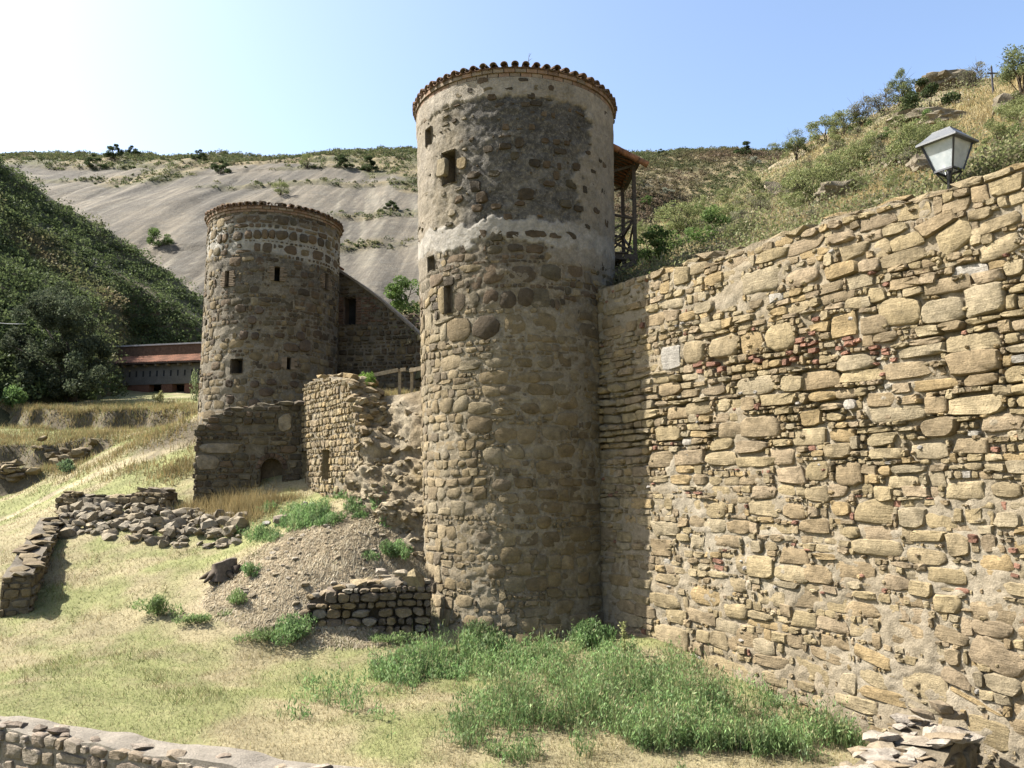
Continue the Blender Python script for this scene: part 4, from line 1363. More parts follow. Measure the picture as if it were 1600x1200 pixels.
d_ = np.array([.56, -.83])
RB_ = RC[:2] + d_ / np.linalg.norm(d_) * 4.6
SB = Flat(RC, RB_, (-.83, -.56))
topB = jag(prof(SB, ((468, 604), (480, 600), (500, 592), (512, 590), (530, 590), (541, 592), (548, 604), (556, 640), (566, 690), (580, 740), (600, 770))), .05, 4, 5)
hB = []
for (cx, cy, w_, h_) in ((511, 727, 10, 46), (476, 733, 7, 56)):
    u = SB.px(cx, cy)[0]
    hB.append((SB.px(cx - w_ / 2, cy)[0], SB.px(cx + w_ / 2, cy)[0], SB.px(cx, cy + h_ / 2)[1], SB.px(cx, cy - h_ / 2)[1]))
built_wall(ruin, RC, RB_, topB, base_of(SB, .5), .8, (.13, .16, .2, .24), PAL_WALL, M['stone'], rr_, 160, hB, (0, 1), (.26, .2, .1), side=(-.83, -.56), asp=(.7, 1.6), mcol=(.42, .355, .25))
for h_ in hB:
    o = opening(SB, ruin, h_, .5, M['stone'], (.40, .32, .19))

bsp = []
for k in range(75):                                    # the broken end of the long wall
    u = rr_.uniform(SB.L * .76, SB.L + .1)
    P = SB.map(u, float(topB(np.array([min(u, SB.L)]))[0]) + rr_.uniform(-.1, .06), -rr_.uniform(0, .85))
    s_ = rr_.uniform(.07, .19)
    bsp.append((P, (s_ * 1.4, s_, s_ * .75), (rr_.uniform(-.3, .3), rr_.uniform(-.3, .3), rr_.uniform(0, 3))))
# ---- raised terrace behind the ruin, up to the second tower and the annex
tx, ty = np.linspace(-13.5, 3, 100), np.concatenate([np.linspace(21.5, 28, 110), np.linspace(28.3, 36, 16)])
X, Y = np.meshgrid(tx, ty)
FRONT = np.array([(-14, 27.1), (-7.1, 26.95), (-6.3, 26.5), (-4.8, 24.3)] + [tuple(at(*q)[:2] + (0, .12)) for q in ((546, 600, 22.95), (558, 610, 23.0), (578, 617, 23.2), (600, 619, 23.3), (630, 616, 23.0), (660, 610, 22.5), (685, 608, 22.0))] + [(3, 22.0)])
def terr_z(x, y):
    a = 2.1 + .53 * sstep(-7.4, -6.2, x) + .11 * (y - 25) + .06 * fbm(x * 1.4, y * 1.4, 0, 121, 3)
    yf = np.interp(x, FRONT[:, 0], FRONT[:, 1])
    k = sstep(0, .12, y - yf) * sstep(-10.3, -9.2, x - .12 * (y - 27))
    return a * k + (np.minimum(ground_z(x, y), a) - .6) * (1 - k)
Z = terr_z(X, Y)
I = np.arange(len(tx) * len(ty)).reshape(len(ty), len(tx))
QG = np.stack([I[:-1, :-1], I[:-1, 1:], I[1:, 1:], I[1:, :-1]], -1).reshape(-1, 4)
mk('terrace', np.stack([X, Y, Z], -1).reshape(-1, 3), QG, M['ground'], col=mixc((.40, .34, .22), (.34, .31, .15), sstep(0, .3, fbm(X, Y, 0, 122, 3))).reshape(-1, 3), kind='structure', origin=(0, 0, 0))

# ---- eroded rubble bank from the ruin's broken end to the front tower
TOPL = np.array([at(*q) for q in ((546, 600, 22.9), (558, 610, 23.0), (578, 617, 23.2), (600, 619, 23.3), (630, 616, 23.0), (660, 610, 22.5), (685, 608, 22.0))])
MIDL = np.array([at(*q) for q in ((546, 690, 22.5), (566, 700, 22.1), (590, 705, 21.9), (610, 720, 21.7), (632, 725, 21.5), (660, 730, 21.2), (690, 735, 20.9))])
LOWL = np.array([at(*q) for q in ((548, 760, 22.2), (570, 765, 21.7), (592, 775, 21.3), (612, 790, 21.0), (634, 800, 20.8), (662, 808, 20.7), (695, 815, 20.6))])
BOTL = np.array([at(*q) for q in ((548, 800, 22.0), (570, 815, 21.5), (592, 835, 21.1), (612, 850, 20.8), (634, 868, 20.6), (664, 885, 20.5), (697, 900, 20.5))])
def strip(L, n):
    t = np.linspace(0, len(L) - 1, n)
    return np.stack([np.interp(t, np.arange(len(L)), L[:, k]) for k in range(3)], 1)
nb_, mb_ = 74, 96
LS = [strip(L, nb_) for L in (TOPL, MIDL, LOWL, BOTL)]
T = np.linspace(0, 3, mb_)
G = np.stack([np.stack([np.interp(T, (0, 1, 2, 3), [L[i, k] for L in LS]) for k in range(3)], 1) for i in range(nb_)], 1)      # (mb,nb,3)
ndir = np.array([-.62, -.60, .45])
bn = .34 * fbm(G[..., 0] * 1.1, G[..., 1] * 1.1, G[..., 2] * 1.6, 131, 4) + .26 * fbm(G[..., 0] * 4, G[..., 1] * 4, G[..., 2] * 4, 132, 3)
stepz = .16 * np.abs(((G[..., 2] * 1.05 + .5 * fbm(G[..., 0] * .8, G[..., 1] * .8, 0, 133, 2)) % 1) - .5)
edge = sstep(0, 5, np.arange(mb_))[:, None]
G = G + ndir * ((bn + stepz) * edge)[..., None]
I = np.arange(nb_ * mb_).reshape(mb_, nb_)
QG = np.stack([I[:-1, :-1], I[1:, :-1], I[1:, 1:], I[:-1, 1:]], -1).reshape(-1, 4)
cc = mixc((.42, .33, .205), (.54, .45, .31), sstep(-.3, .3, fbm(G[..., 0] * 2, G[..., 1] * 2, G[..., 2] * 2, 134, 3)))
cc = mixc(cc, (.44, .32, .15), sstep(.25, .5, fbm(G[..., 0] * .9, G[..., 1] * .9, G[..., 2] * .9, 135, 3)) * .6)
bank = mk('rubble_bank', G.reshape(-1, 3), QG, M['rubble'], col=cc.reshape(-1, 3), kind='structure', origin=(0, 0, 0))
protos = []
for k in range(10):
    V, Fs = rock_proto(300 + k)
    protos.append((V, Fs))
def scatter_rocks(parent, spots, m, pal, r, name='stone', nprot=8):
    """spots: (point, size (3), rotation); the first few make the meshes, the rest are copies"""
    made = []
    for k, (P, s_, rot) in enumerate(spots):
        if len(made) < nprot:
            V, Fs = protos[len(made) % 10]
            o = mk(name, V, Fs, m, parent, col=np.array(r.choice(pal)) * r.uniform(.9, 1.15), sharp=38, origin=(0, 0, 0))
            o.location = Vector(P) - (parent_loc(parent) if parent else Vector())
            o.rotation_euler = rot
            o.scale = s_
            made.append(o)
        else:
            copy_part(r.choice(made), parent, P, rot, s_)
    return made
sp = []
tang = np.array([.62, -.60, 0]) / np.hypot(.62, .60)
rz_ = math.atan2(tang[1], tang[0])
i = 12
while i < mb_ - 3:                                     # remains of coursed masonry, denser lower down
    j = rr_.randrange(0, 3)
    while j < nb_ - 8:
        s_ = rr_.uniform(.07, .13)
        if rr_.random() < (.3 if i < 58 else .65):
            sp.append((G[i, j] + ndir * rr_.uniform(-.15, -.06), (s_ * rr_.uniform(1.2, 1.9), s_ * 1.2, s_ * rr_.uniform(.5, .75)), (rr_.uniform(-.12, .12), rr_.uniform(-.12, .12), rz_ + rr_.uniform(-.25, .25))))
        j += rr_.choice((3, 4, 4, 5))
    i += rr_.choice((3, 4, 5))
for k in range(max(0, 285 - len(sp))):
    i, j = rr_.randrange(6, mb_ - 2), rr_.randrange(0, nb_ - 12)
    s_ = rr_.choice((.035, .05, .07, .10)) * rr_.uniform(.8, 1.2)
    sp.append((G[i, j] + ndir * .0, (s_ * rr_.uniform(1, 1.5), s_, s_ * rr_.uniform(.5, .85)), (rr_.uniform(-.3, .3), rr_.uniform(-.3, .3), rr_.uniform(0, 3))))
for (px, py, s_) in ((605, 700, .15), (620, 706, .12), (612, 720, .16), (606, 722, .13), (640, 645, .13), (600, 640, .15), (588, 645, .14), (575, 660, .14), (578, 690, .15), (565, 700, .14), (610, 680, .1), (640, 700, .12)):
    e = np.linalg.norm(np.stack([800 + F * (G[..., 0] / (G[..., 1] * CP + G[..., 2] * SP)) - px, 600 - F * ((G[..., 2] * CP - G[..., 1] * SP) / (G[..., 1] * CP + G[..., 2] * SP)) - py], -1), axis=-1)
    i, j = np.unravel_index(e.argmin(), e.shape)
    sp.append((G[i, j] + ndir * .05, (s_ * 1.3, s_, s_ * .7), (rr_.uniform(-.4, .4), rr_.uniform(-.4, .4), rr_.uniform(0, 3))))
scatter_rocks(bank, sp, M['stone'], [(.42, .335, .2), (.38, .30, .18), (.46, .38, .25), (.36, .28, .16), (.43, .34, .21)], rr_)
scatter_rocks(ruin, bsp, M['stone'], PAL_WALL, rr_)

# ---- wooden railing on the terrace
rail = thing('wooden_railing', 'pale unpainted wooden railing on top of the rubble bank beside the front tower', 'railing', at(610, 612, 24.9))
PALEW = (.46, .37, .25)
def stick(parent, name, a, b_, t, t2=None, col=PALEW, m='wood'):
    q = MB()
    q.bar(a, b_, t, t2, col)
    return q.build(name, M[m], parent, smooth=False)
pp_ = [(572.5, 586, 624, 23.6), (624, 577, 618, 23.4), (643, 574, 614, 23.25), (700, 566, 606, 22.8)]
for (x_, y0, y1, Y_) in pp_:
    a, b_ = at(x_, y1 + 3, Y_), at(x_, y0, Y_)
    b_[0] = a[0]
    stick(rail, 'post', a, b_, .085, .06)
stick(rail, 'rail', at(569, 589, 23.5), at(622, 578, 23.32), .05, .11)
stick(rail, 'rail', at(640, 579, 23.17), at(704, 566, 22.7), .05, .11)
stick(rail, 'rail', at(626, 578, 23.3), at(634, 577, 23.26), .05, .10)

# ---- stone annex with a raking top, right of the second tower
ann = thing('stone_annex', 'shaded stone annex with a steeply raking top joined to the second tower', 'building', at(580, 605, 31.2))
AA, AB = at(505, 600, 31.6), at(760, 600, 30.2)
SN = Flat(AA, AB)
topN = prof(SN, ((500, 405), (524, 420), (560, 444), (590, 466), (620, 492), (655, 524), (700, 566), (780, 590)))
def rect(S, cx, cy, w_, h_):
    return (S.px(cx - w_ / 2, cy)[0], S.px(cx + w_ / 2, cy)[0], S.px(cx, cy + h_ / 2)[1], S.px(cx, cy - h_ / 2)[1])
hN = [rect(SN, 547, 486, 18, 42), rect(SN, 560, 600, 22, 28)]
ex = []
for side_, n_c in ((-1, 1), (1, 4)):                   # brickwork beside the window
    for row in range(11):
        for c_ in range(n_c):
            w_ = 9.5
            q = pxquad(SN, 547 + side_ * (9 + w_ * (c_ + .5 + .4 * (row % 2) * (c_ > 0))), 466 + row * 3.9, w_ - 1, 3.0)
            if rr_.random() < 1 - .2 * c_:
                ex.append(dict(q=q, col=np.array((.25, .155, .105)) * rr_.uniform(.75, 1.25), out=.045, ex=8, jit=.02, inner=.9, name='brick'))
built_wall(ann, AA, AB, topN, lambda u: np.full_like(np.asarray(u, float), 2.6), .8, (.14, .18, .22, .26), PAL_D + PAL_T[:3], M['towerstone'], rr_, 210, hN, (0, 0), None, extra=ex, mcol=(.29, .245, .18), asp=(.9, 2.0), gaps=(.02, .035, .05))
for h_ in hN:
    opening(SN, ann, h_, .5, M['towerstone'], (.18, .13, .09), 'window' if h_[3] > 5 else 'doorway')
q = MB()                                               # thin stone coping on the rake
up_ = [(505, 408), (524, 420), (560, 444), (590, 466), (620, 492), (655, 524), (700, 566)]
for a, b_ in zip(up_[:-1], up_[1:]):
    ua, ub = SN.px(*a), SN.px(*b_)
    P = [SN.map(ua[0], ua[1] + z_, dd) for z_ in (.0, .10) for dd in (.12, -.9)] + [SN.map(ub[0], ub[1] + z_, dd) for z_ in (.0, .10) for dd in (.12, -.9)]
    q.add(P, [(0, 4, 6, 2), (1, 3, 7, 5), (2, 6, 7, 3), (0, 1, 5, 4)], np.array((.42, .35, .26)) * rr_.uniform(.85, 1.1))
q.build('coping', M['stone'], ann, smooth=False)
q = MB()
for k in range(5):
    ua = SN.px(522 + 3.4 * k, 417 + 2.3 * k)
    q.tube([SN.map(ua[0], ua[1] + .14, .14), SN.map(ua[0] - .12, ua[1] + .22, -.3)], .05, 7, np.array((.40, .19, .11)) * rr_.uniform(.8, 1.1))
q.build('ridge_tiles', M['tile'], ann, kind='stuff')
# a dark broken wall top showing behind the annex
bk = thing('wall_remnant', 'dark crumbling wall remnant behind the raking annex top', 'wall', at(640, 505, 36))
SK = Flat(at(600, 520, 36), at(720, 520, 35.2))
built_wall(bk, at(600, 520, 36), at(720, 520, 35.2), jag(prof(SK, ((600, 505), (615, 494), (640, 492), (660, 496), (720, 500))), .08, 3, 8), lambda u: np.full_like(np.asarray(u, float), 5.5), .5, (.14, .2, .25), PAL_D, M['towerstone'], rr_, 30, (), (0, 0), (.2, .15, .1), mcol=(.2, .165, .12))

# ---- long low building far left behind the tree
lb = thing('long_building', 'long low building behind the tree, with a red tiled lean-to roof and dark doorways', 'building', at(262, 626, 62))
SL = Flat(at(120, 600, 63.5), at(345, 600, 60.5))
LB0, LB1 = SL.px(262, 632)[1], SL.px(262, 569)[1]
def flatpart(name, S, x0, x1, y0, y1, d0, d1, col, m, par):
    ua, ub = S.px(x0, (y0 + y1) / 2)[0], S.px(x1, (y0 + y1) / 2)[0]
    xm = (x0 + x1) / 2
    va, vb = S.px(xm, y1)[1], S.px(xm, y0)[1]
    P = [S.map(u, v, d) for d in (d1, d0) for (u, v) in ((ua, va), (ub, va), (ub, vb), (ua, vb))]
    return mk(name, np.array(P), [(0, 1, 2, 3), (0, 4, 5, 1), (1, 5, 6, 2), (2, 6, 7, 3), (3, 7, 4, 0), (7, 6, 5, 4)], M[m], par, col=col, smooth=False)
def upart(name, ua, ub, va, vb, d0, d1, col, m, par=None):
    P = [SL.map(u, v, d) for d in (d1, d0) for (u, v) in ((ua, va), (ub, va), (ub, vb), (ua, vb))]
    return mk(name, np.array(P), [(0, 1, 2, 3), (0, 4, 5, 1), (1, 5, 6, 2), (2, 6, 7, 3), (3, 7, 4, 0), (7, 6, 5, 4)], M[m], par or lb, col=col, smooth=False)
VB = SL.px(262, 600)[1]
doors = [SL.px(x_, 612)[0] for x_ in (180, 242, 278, 322)]
dw = .55
edges = [0.0]
for x_ in doors:
    edges += [x_ - dw, x_ + dw]
edges += [SL.L]
for a, b_ in zip(edges[0::2], edges[1::2]):
    if b_ - a > .05:
        upart('brick_pier', a, b_, LB0 - 1, VB + .0, -.6, 0, (.30, .145, .09), 'brick')
for x_ in doors:
    o = upart('doorway', x_ - dw, x_ + dw, LB0 - 1, VB, -2.5, -1.2, (.03, .025, .02), 'dark')
lint = upart('lintel_band', 0, SL.L, VB, LB1, -.55, .04, (.25, .225, .19), 'concrete')
for k in range(19):
    u = .5 + k * .62
    upart('slot', u, u + .14, VB + .62, VB + 1.08, .0, .046, (.05, .045, .04), 'dark', lint)
upart('rear_wall', 0, SL.L, LB0 - 1, LB1 + .6, -2.4, -2.0, (.30, .20, .13), 'concrete')
up2 = upart('upper_wall', 0, SL.L, LB1 + .3, SL.px(262, 533)[1], -2.6, -1.6, (.235, .15, .095), 'towerstone')
upart('white_coping', 0, SL.L, SL.px(262, 533)[1], SL.px(262, 533)[1] + .12, -2.7, -1.5, (.62, .60, .56), 'concrete')
q = MB()
nc = int(SL.L / .24)
vf, vk = LB1 + .10, SL.px(262, 552)[1] + .12
for k in range(nc):
    for j in range(2):
        t0, t1 = j * .5, j * .5 + .54
        for i in range(4):
            a0, a1 = math.pi * i / 4, math.pi * (i + 1) / 4
            pts = [SL.map(.24 * k + .12 + .1 * math.cos(a), vf + (vk - vf) * (1 - t) + .07 * math.sin(a) + .03 * j, -1.6 + 2.1 * t) for (a, t) in ((a0, t0), (a1, t0), (a1, t1), (a0, t1))]
            q.add(pts, [(0, 1, 2, 3)], np.array((.46, .22, .13)) * (1 + .25 * math.sin(k * 7.3 + j * 3.1)))
roof = q.build('roof_tiles', M['tile'], lb, kind='stuff')
P = [SL.map(u, v, d) for (v, d) in ((vf - .02, .5), (vk - .02, -1.6), (vk - .1, -1.6), (vf - .1, .5)) for u in (0, SL.L)]
mk('roof_deck', np.array(P), [(0, 1, 3, 2), (2, 3, 5, 4), (4, 5, 7, 6), (6, 7, 1, 0)], M['wood'], lb, col=(.16, .12, .09), smooth=False)
for k in range(12):
    upart('rafter_end', .4 + k, .55 + k, vf - .26, vf - .11, -.5, .42, (.30, .24, .17), 'wood')

# ---- dry-stone wall in front of the mound, left of the front tower
dsw = thing('dry_stone_wall', 'low dry-stone wall against the mound, left of the front tower, with loose stones on top', 'wall', at(575, 995, 18.9))
DA, DB = at(478, 992, 18.55), at(672, 994, 18.9)
SD = Flat(DA, DB)
topD = jag(prof(SD, ((474, 952), (486, 938), (505, 930), (530, 922), (560, 918), (600, 914), (640, 914), (680, 914))), .02, 4, 6)
PAL_DS = [(.33, .25, .15), (.36, .28, .18), (.29, .23, .16), (.25, .20, .15), (.38, .33, .25), (.36, .27, .15)]
built_wall(dsw, DA, DB, topD, base_of(SD, .3), .5, (.12, .15, .19, .23), PAL_DS, M['stone'], rr_, 170, (), (1, 0), (.17, .13, .075), (.10, .2), out=(.06, .13), mcol=(.12, .095, .065), asp=(.9, 2.3), gaps=(.004, .008, .014), mortar_d=-.06, exs=(2.3, 2.7, 3.2, 4.5), split=.4)
sp = []
for (px, py, w_, h_, c_) in ((588, 924, 24, 26, 0), (617, 913, 42, 16, 0), (648, 909, 26, 28, 0), (612, 926, 22, 16, 0), (560, 912, 26, 12, 0), (636, 930, 20, 12, 0), (540, 918, 24, 10, 0), (575, 908, 18, 9, 0), (604, 902, 20, 10, 0), (520, 924, 22, 10, 0), (632, 896, 22, 10, 0), (598, 893, 16, 8, 0), (505, 931, 20, 9, 0)):
    P = at(px, py, 18.95 + rr_.uniform(0, .35))
    sc2 = P[1] / F
    sp.append((P, (w_ / 1.5 * sc2, w_ / 1.5 * sc2 * .8, h_ / 1.5 * sc2), (rr_.uniform(-.15, .15), rr_.uniform(-.1, .1), rr_.uniform(-.4, .4))))
scatter_rocks(dsw, sp, M['stone'], [(.44, .35, .2), (.55, .47, .37), (.42, .33, .2), (.5, .42, .3)], rr_, 'loose_stone')

# ---- low ruined wall and the rubble heap spilling from it
lw = thing('low_wall', 'low ruined wall footing above the pale rubble heap, beside the footpath', 'wall', at(175, 800, 25.8))
SLW = Flat(at(88, 800, 26.2), at(258, 800, 25.4))
topL = jag(prof(SLW, ((88, 778), (100, 771), (120, 771), (124, 777), (160, 778), (205, 776), (214, 768), (245, 763), (250, 764), (258, 770))), .02, 4, 16)
built_wall(lw, at(88, 800, 26.2), at(258, 800, 25.4), topL, base_of(SLW, .4), .6, (.14, .18, .22, .26), PAL_R, M['stone'], rr_, 60, (), (1, 1), (.24, .18, .08), (.25, .45), out=(.05, .1), mcol=(.2, .16, .11), gaps=(.01, .02), asp=(1.2, 2.6))
hp = thing('rubble_heap', 'heap of loose pale rubble stones below the low ruined wall', 'rubble', at(230, 825, 24.2))
sp = []
for k in range(300):
    t = rr_.random()
    px = 95 + 280 * t
    mid, hw = 800 + 32 * t - 10 * math.sin(t * 3.1), 26 + 12 * math.sin(math.pi * t)
    py = mid + hw * rr_.uniform(-.8, .9)
    Yd = 26.0 - 3.0 * (py - 775) / 75 - .6 * t
    P = at(px, py, Yd)
    gz = float(ground_z(P[0], P[1]))
    P[2] = gz + rr_.uniform(.02, .22) * (1 if abs(py - mid) < hw * .6 else .3)
    s_ = rr_.choice((.08, .1, .12, .15, .18, .23)) * rr_.uniform(.8, 1.15)
    sp.append((P, (s_ * rr_.uniform(1, 1.5), s_, s_ * rr_.uniform(.5, .9)), (rr_.uniform(-.5, .5), rr_.uniform(-.5, .5), rr_.uniform(0, 3.1))))
scatter_rocks(hp, sp, M['stone'], [(.44, .37, .26), (.39, .33, .235), (.46, .375, .25), (.34, .285, .205), (.50, .43, .32)], rr_, nprot=10)

# ---- low wall at the left edge running away up the slope
fl = thing('low_wall', 'narrow low stone wall at the left edge, squared end towards us', 'wall', at(40, 950, 19.6))
FA, FB = at(46, 950, 19.3), at(97, 825, 25.0)
SFl = Flat(FA, FB, (.92, .4))
topF = jag(lambda u: np.interp(np.asarray(u, float), (0, 1.2, SFl.L), (at(46, 898, 19.3)[2], at(55, 880, 20.3)[2], at(95, 808, 25)[2])), .03, 3, 17)
built_wall(fl, FA, FB, topF, base_of(SFl, .4), .6, (.14, .2, .26), PAL_R, M['stone'], rr_, 70, (), (1, 0), (.3, .24, .07), (.22, .4), side=(.92, .4), mcol=(.30, .255, .19), asp=(1.1, 2.4))

# ---- parapet wall at the bottom left, nearest to us
fg = thing('parapet_wall', 'pale stone parapet wall across the bottom left corner with a mortared top', 'wall', at(260, 1190, 11.2))
PA, PB = at(-140, 1118, 13.3), at(760, 1262, 9.6)
SP_ = Flat(PA, PB)
topP = jag(lambda u: np.interp(np.asarray(u, float), (0, SP_.L), (-3.74, -3.72)), .035, 2.2, 19)
built_wall(fg, PA, PB, topP, lambda u: np.full_like(np.asarray(u, float), -5.6), .55, (.12, .16, .20, .24), [(.46, .37, .26), (.42, .33, .23), (.48, .40, .30), (.40, .32, .24), (.50, .42, .33)], M['stone'], rr_, 150, (), (0, 0), (.14, .11, .04), (.4, .9), out=(.015, .06), mcol=(.50, .44, .35), asp=(1.0, 2.6))
P0 = [SP_.map(u_, -3.70, -.15) for u_ in (2.2, 2.35, 2.7, 3.1, 2.05)]
sp = [(p, (rr_.uniform(.1, .2), rr_.uniform(.09, .14), rr_.uniform(.05, .08)), (rr_.uniform(-.2, .2), rr_.uniform(-.2, .2), rr_.uniform(0, 3))) for p in P0]
scatter_rocks(fg, sp, M['stone'], [(.22, .17, .13), (.3, .24, .18)], rr_, 'loose_stone')

# ---- broken wall stub in the bottom right corner
st = thing('wall_stub', 'broken wall stub in the bottom right corner with bright flat stones on top', 'wall', at(1450, 1180, 10.8))
UA, UB = at(1385, 1262, 9.4), at(1520, 1125, 11.6)
SU = Flat(UA, UB, (.68, -.73))
topU = jag(lambda u: np.interp(np.asarray(u, float), (0, SU.L * .55, SU.L * .9, SU.L), (-3.78, -3.62, -3.42, -3.62)), .03, 4, 23)
built_wall(st, UA, UB, topU, lambda u: np.full_like(np.asarray(u, float), -6.0), .85, (.18, .24, .3), PAL_R, M['stone'], rr_, 60, (), (1, 1), None, side=(.68, -.73), mcol=(.34, .28, .19), asp=(1.2, 2.2), gaps=(.008, .015))
sp = []
for k in range(85):
    u = rr_.uniform(.1, SU.L + .05)
    P = SU.map(u, float(topU(np.array([min(u, SU.L)]))[0]) + rr_.uniform(0, .07), -rr_.uniform(.02, .95))
    s_ = rr_.choice((.07, .09, .12, .16, .2))
    sp.append((P, (s_ * rr_.uniform(1.0, 1.6), s_, s_ * rr_.uniform(.3, .5)), (rr_.uniform(-.25, .25), rr_.uniform(-.25, .25), rr_.uniform(0, 3))))
for (px, py, s_) in ((1470, 1105, .17), (1440, 1115, .13), (1490, 1118, .14)):
    sp.append((at(px, py, 11.6), (s_ * 1.3, s_, s_ * .55), (.1, .15, rr_.uniform(0, 3))))
scatter_rocks(st, sp, M['stone'], [(.50, .44, .35), (.44, .36, .25), (.54, .47, .38), (.42, .33, .22), (.48, .40, .30)], rr_, 'loose_stone', 10)

# ---- old bank stones, single boulders, stump
bs = thing('wall_remnant', 'dark tumbled stones of an old wall on the upper terrace at the far left', 'wall', at(100, 705, 33.6))
sp = []
for k in range(60):
    cx, cy, Y_ = rr_.choice(((75, 690, 34), (110, 706, 33.4), (12, 750, 31.6), (125, 700, 33.6), (20, 742, 31.8)))
    P = at(cx + rr_.gauss(0, 14), cy + rr_.gauss(0, 5), Y_)
    P[2] = float(ground_z(P[0], P[1])) + rr_.uniform(.0, .45)
    s_ = rr_.uniform(.12, .3)
    sp.append((P, (s_ * 1.4, s_, s_ * .6), (rr_.uniform(-.3, .3), rr_.uniform(-.3, .3), rr_.uniform(0, 3))))
scatter_rocks(bs, sp, M['towerstone'], PAL_R, rr_)
def boulder(label, px, py, Y_, size, col, seed, sink=.35, n=2, name='boulder', zf=None):
    V, Fs = rock_proto(seed, n=n)
    P = at(px, py, Y_)
    P[2] = float((zf or ground_z)(P[0], P[1])) + size[2] * (1 - sink)
    return mk(name, V * np.array(size) + P, Fs, M['stone'], None, col=col, sharp=35, label=label, cat='rock', origin=(P[0], P[1], P[2] - size[2] * .6))
boulder('flat pale boulder among green weeds above the mound', 443, 828, 22.4, (.28, .2, .16), (.47, .38, .29), 801)
boulder('small white stone behind the flat pale boulder', 416, 818, 22.9, (.13, .1, .07), (.56, .52, .46), 802)
boulder('small pale stone between the weeds below the slit window', 476, 790, 23.2, (.1, .09, .12), (.55, .48, .4), 803)
boulder('tiny pale stone right of the one below the slit window', 488, 789, 23.1, (.07, .06, .08), (.52, .46, .38), 804)
stump = thing('tree_stump', 'dark weathered tree stump on the dry slope below the rubble heap', 'stump', at(350, 900, 20.4))
P = at(348, 893, 20.3)
P[2] = float(ground_z(P[0], P[1]))
q = MB()
ns, th_ = 14, 0
V, C = [], []
for j, (z_, k) in enumerate(((-.1, 1.35), (.06, 1.12), (.2, 1.0), (.34, .92), (.36, .75), (.33, .3))):
    for i in range(ns):
        a = 2 * math.pi * i / ns
        rad = .27 * k * (1 + .18 * math.sin(3 * a + 1) + .1 * rr_.uniform(-1, 1))
        V.append(P + (rad * math.cos(a) * 1.15, rad * math.sin(a), z_ * (1 + .25 * math.cos(a))))
        C.append((.21, .165, .125) if j < 4 else (.34, .28, .22))
Fs = [(j * ns + i, j * ns + (i + 1) % ns, (j + 1) * ns + (i + 1) % ns, (j + 1) * ns + i) for j in range(5) for i in range(ns)] + [tuple(range(5 * ns, 6 * ns))]
q.add(V, Fs, np.array(C))
q.build('stump_wood', M['wood'], stump, sharp=50)
for k in range(5):
    a = k * 1.3 + .4
    q = MB()
    d = np.array([math.cos(a), math.sin(a), 0])
    q.tube([P + d * .2 + (0, 0, .1), P + d * .38 + (0, 0, .03), P + d * .6 + (0, 0, -.1)], (.09, .06, .03), 6, (.13, .10, .07))
    q.build('root', M['wood'], stump)
q = MB()
q.box(P + (.35, -.05, .12), (.22, .2, .3), None, (.10, .075, .055), .05)
q.build('split_wood', M['wood'], stump)

# ---- street lantern on the wall
lt = thing('lantern', 'black four-sided street lantern with frosted panes standing on the wall', 'street lamp', SW.map(SW.px(1477, 291)[0], SW.px(1477, 291)[1], -.32))
LP = np.array(SW.map(SW.px(1466, 291)[0], SW.px(1477, 291)[1] - .25, -.32))
ax, ay = np.array([SW.d[0], SW.d[1], 0]), np.array([-SW.n[0], -SW.n[1], 0])
zl = at(1472, 268, LP[1])[2] - LP[2]
IR = (.025, .025, .028)
def lp(x_, y_, z_):
    return LP + ax * x_ + ay * y_ + np.array([0, 0, z_])
hb, ht_, hh = .145, .262, .46
q = MB()
q.tube([lp(0, 0, 0), lp(0, 0, zl - .06), lp(0, 0, zl)], (.042, .036, .05), 10, IR)
q.build('pole', M['iron'], lt)
for sx, sy in ((-1, -1), (1, -1), (1, 1), (-1, 1)):
    q = MB()
    q.bar(lp(sx * hb, sy * hb, zl), lp(sx * ht_, sy * ht_, zl + hh), .026, None, IR)
    q.build('corner_bar', M['iron'], lt, smooth=False)
    q = MB()
    q.tube([lp(sx * .03, sy * .03, zl - .2), lp(sx * hb * .8, sy * hb * .8, zl - .05), lp(sx * hb, sy * hb, zl + .01)], .012, 6, IR)
    q.build('support_arm', M['iron'], lt)
def quad(name, pts, m, th_, col):
    pts = np.array(pts)
    n = np.cross(pts[1] - pts[0], pts[3] - pts[0])
    n /= np.linalg.norm(n)
    return mk(name, np.concatenate([pts + n * th_, pts - n * th_]), [(0, 1, 2, 3), (7, 6, 5, 4), (0, 4, 5, 1), (1, 5, 6, 2), (2, 6, 7, 3), (3, 7, 4, 0)], m, lt, col=col, smooth=False)
for (a, b_) in (((-1, -1), (1, -1)), ((1, -1), (1, 1)), ((1, 1), (-1, 1)), ((-1, 1), (-1, -1))):
    e = .93
    quad('glass_pane', [lp(a[0] * hb * e, a[1] * hb * e, zl + .02), lp(b_[0] * hb * e, b_[1] * hb * e, zl + .02), lp(b_[0] * ht_ * e, b_[1] * ht_ * e, zl + hh - .01), lp(a[0] * ht_ * e, a[1] * ht_ * e, zl + hh - .01)], M['glass'], .003, (.7, .72, .72))
    for (h_, z_) in ((hb, 0), (ht_, hh)):
        q = MB()
        q.bar(lp(a[0] * h_, a[1] * h_, zl + z_), lp(b_[0] * h_, b_[1] * h_, zl + z_), .03, None, IR)
        q.build('frame_rail', M['iron'], lt, smooth=False)
V, hr = [], .325
for (h_, z_) in ((hr, hh - .02), (hr, hh + .01), (.26, hh + .065), (.15, hh + .185), (.15, hh + .20)):
    V += [lp(-h_, -h_, zl + z_), lp(h_, -h_, zl + z_), lp(h_, h_, zl + z_), lp(-h_, h_, zl + z_)]
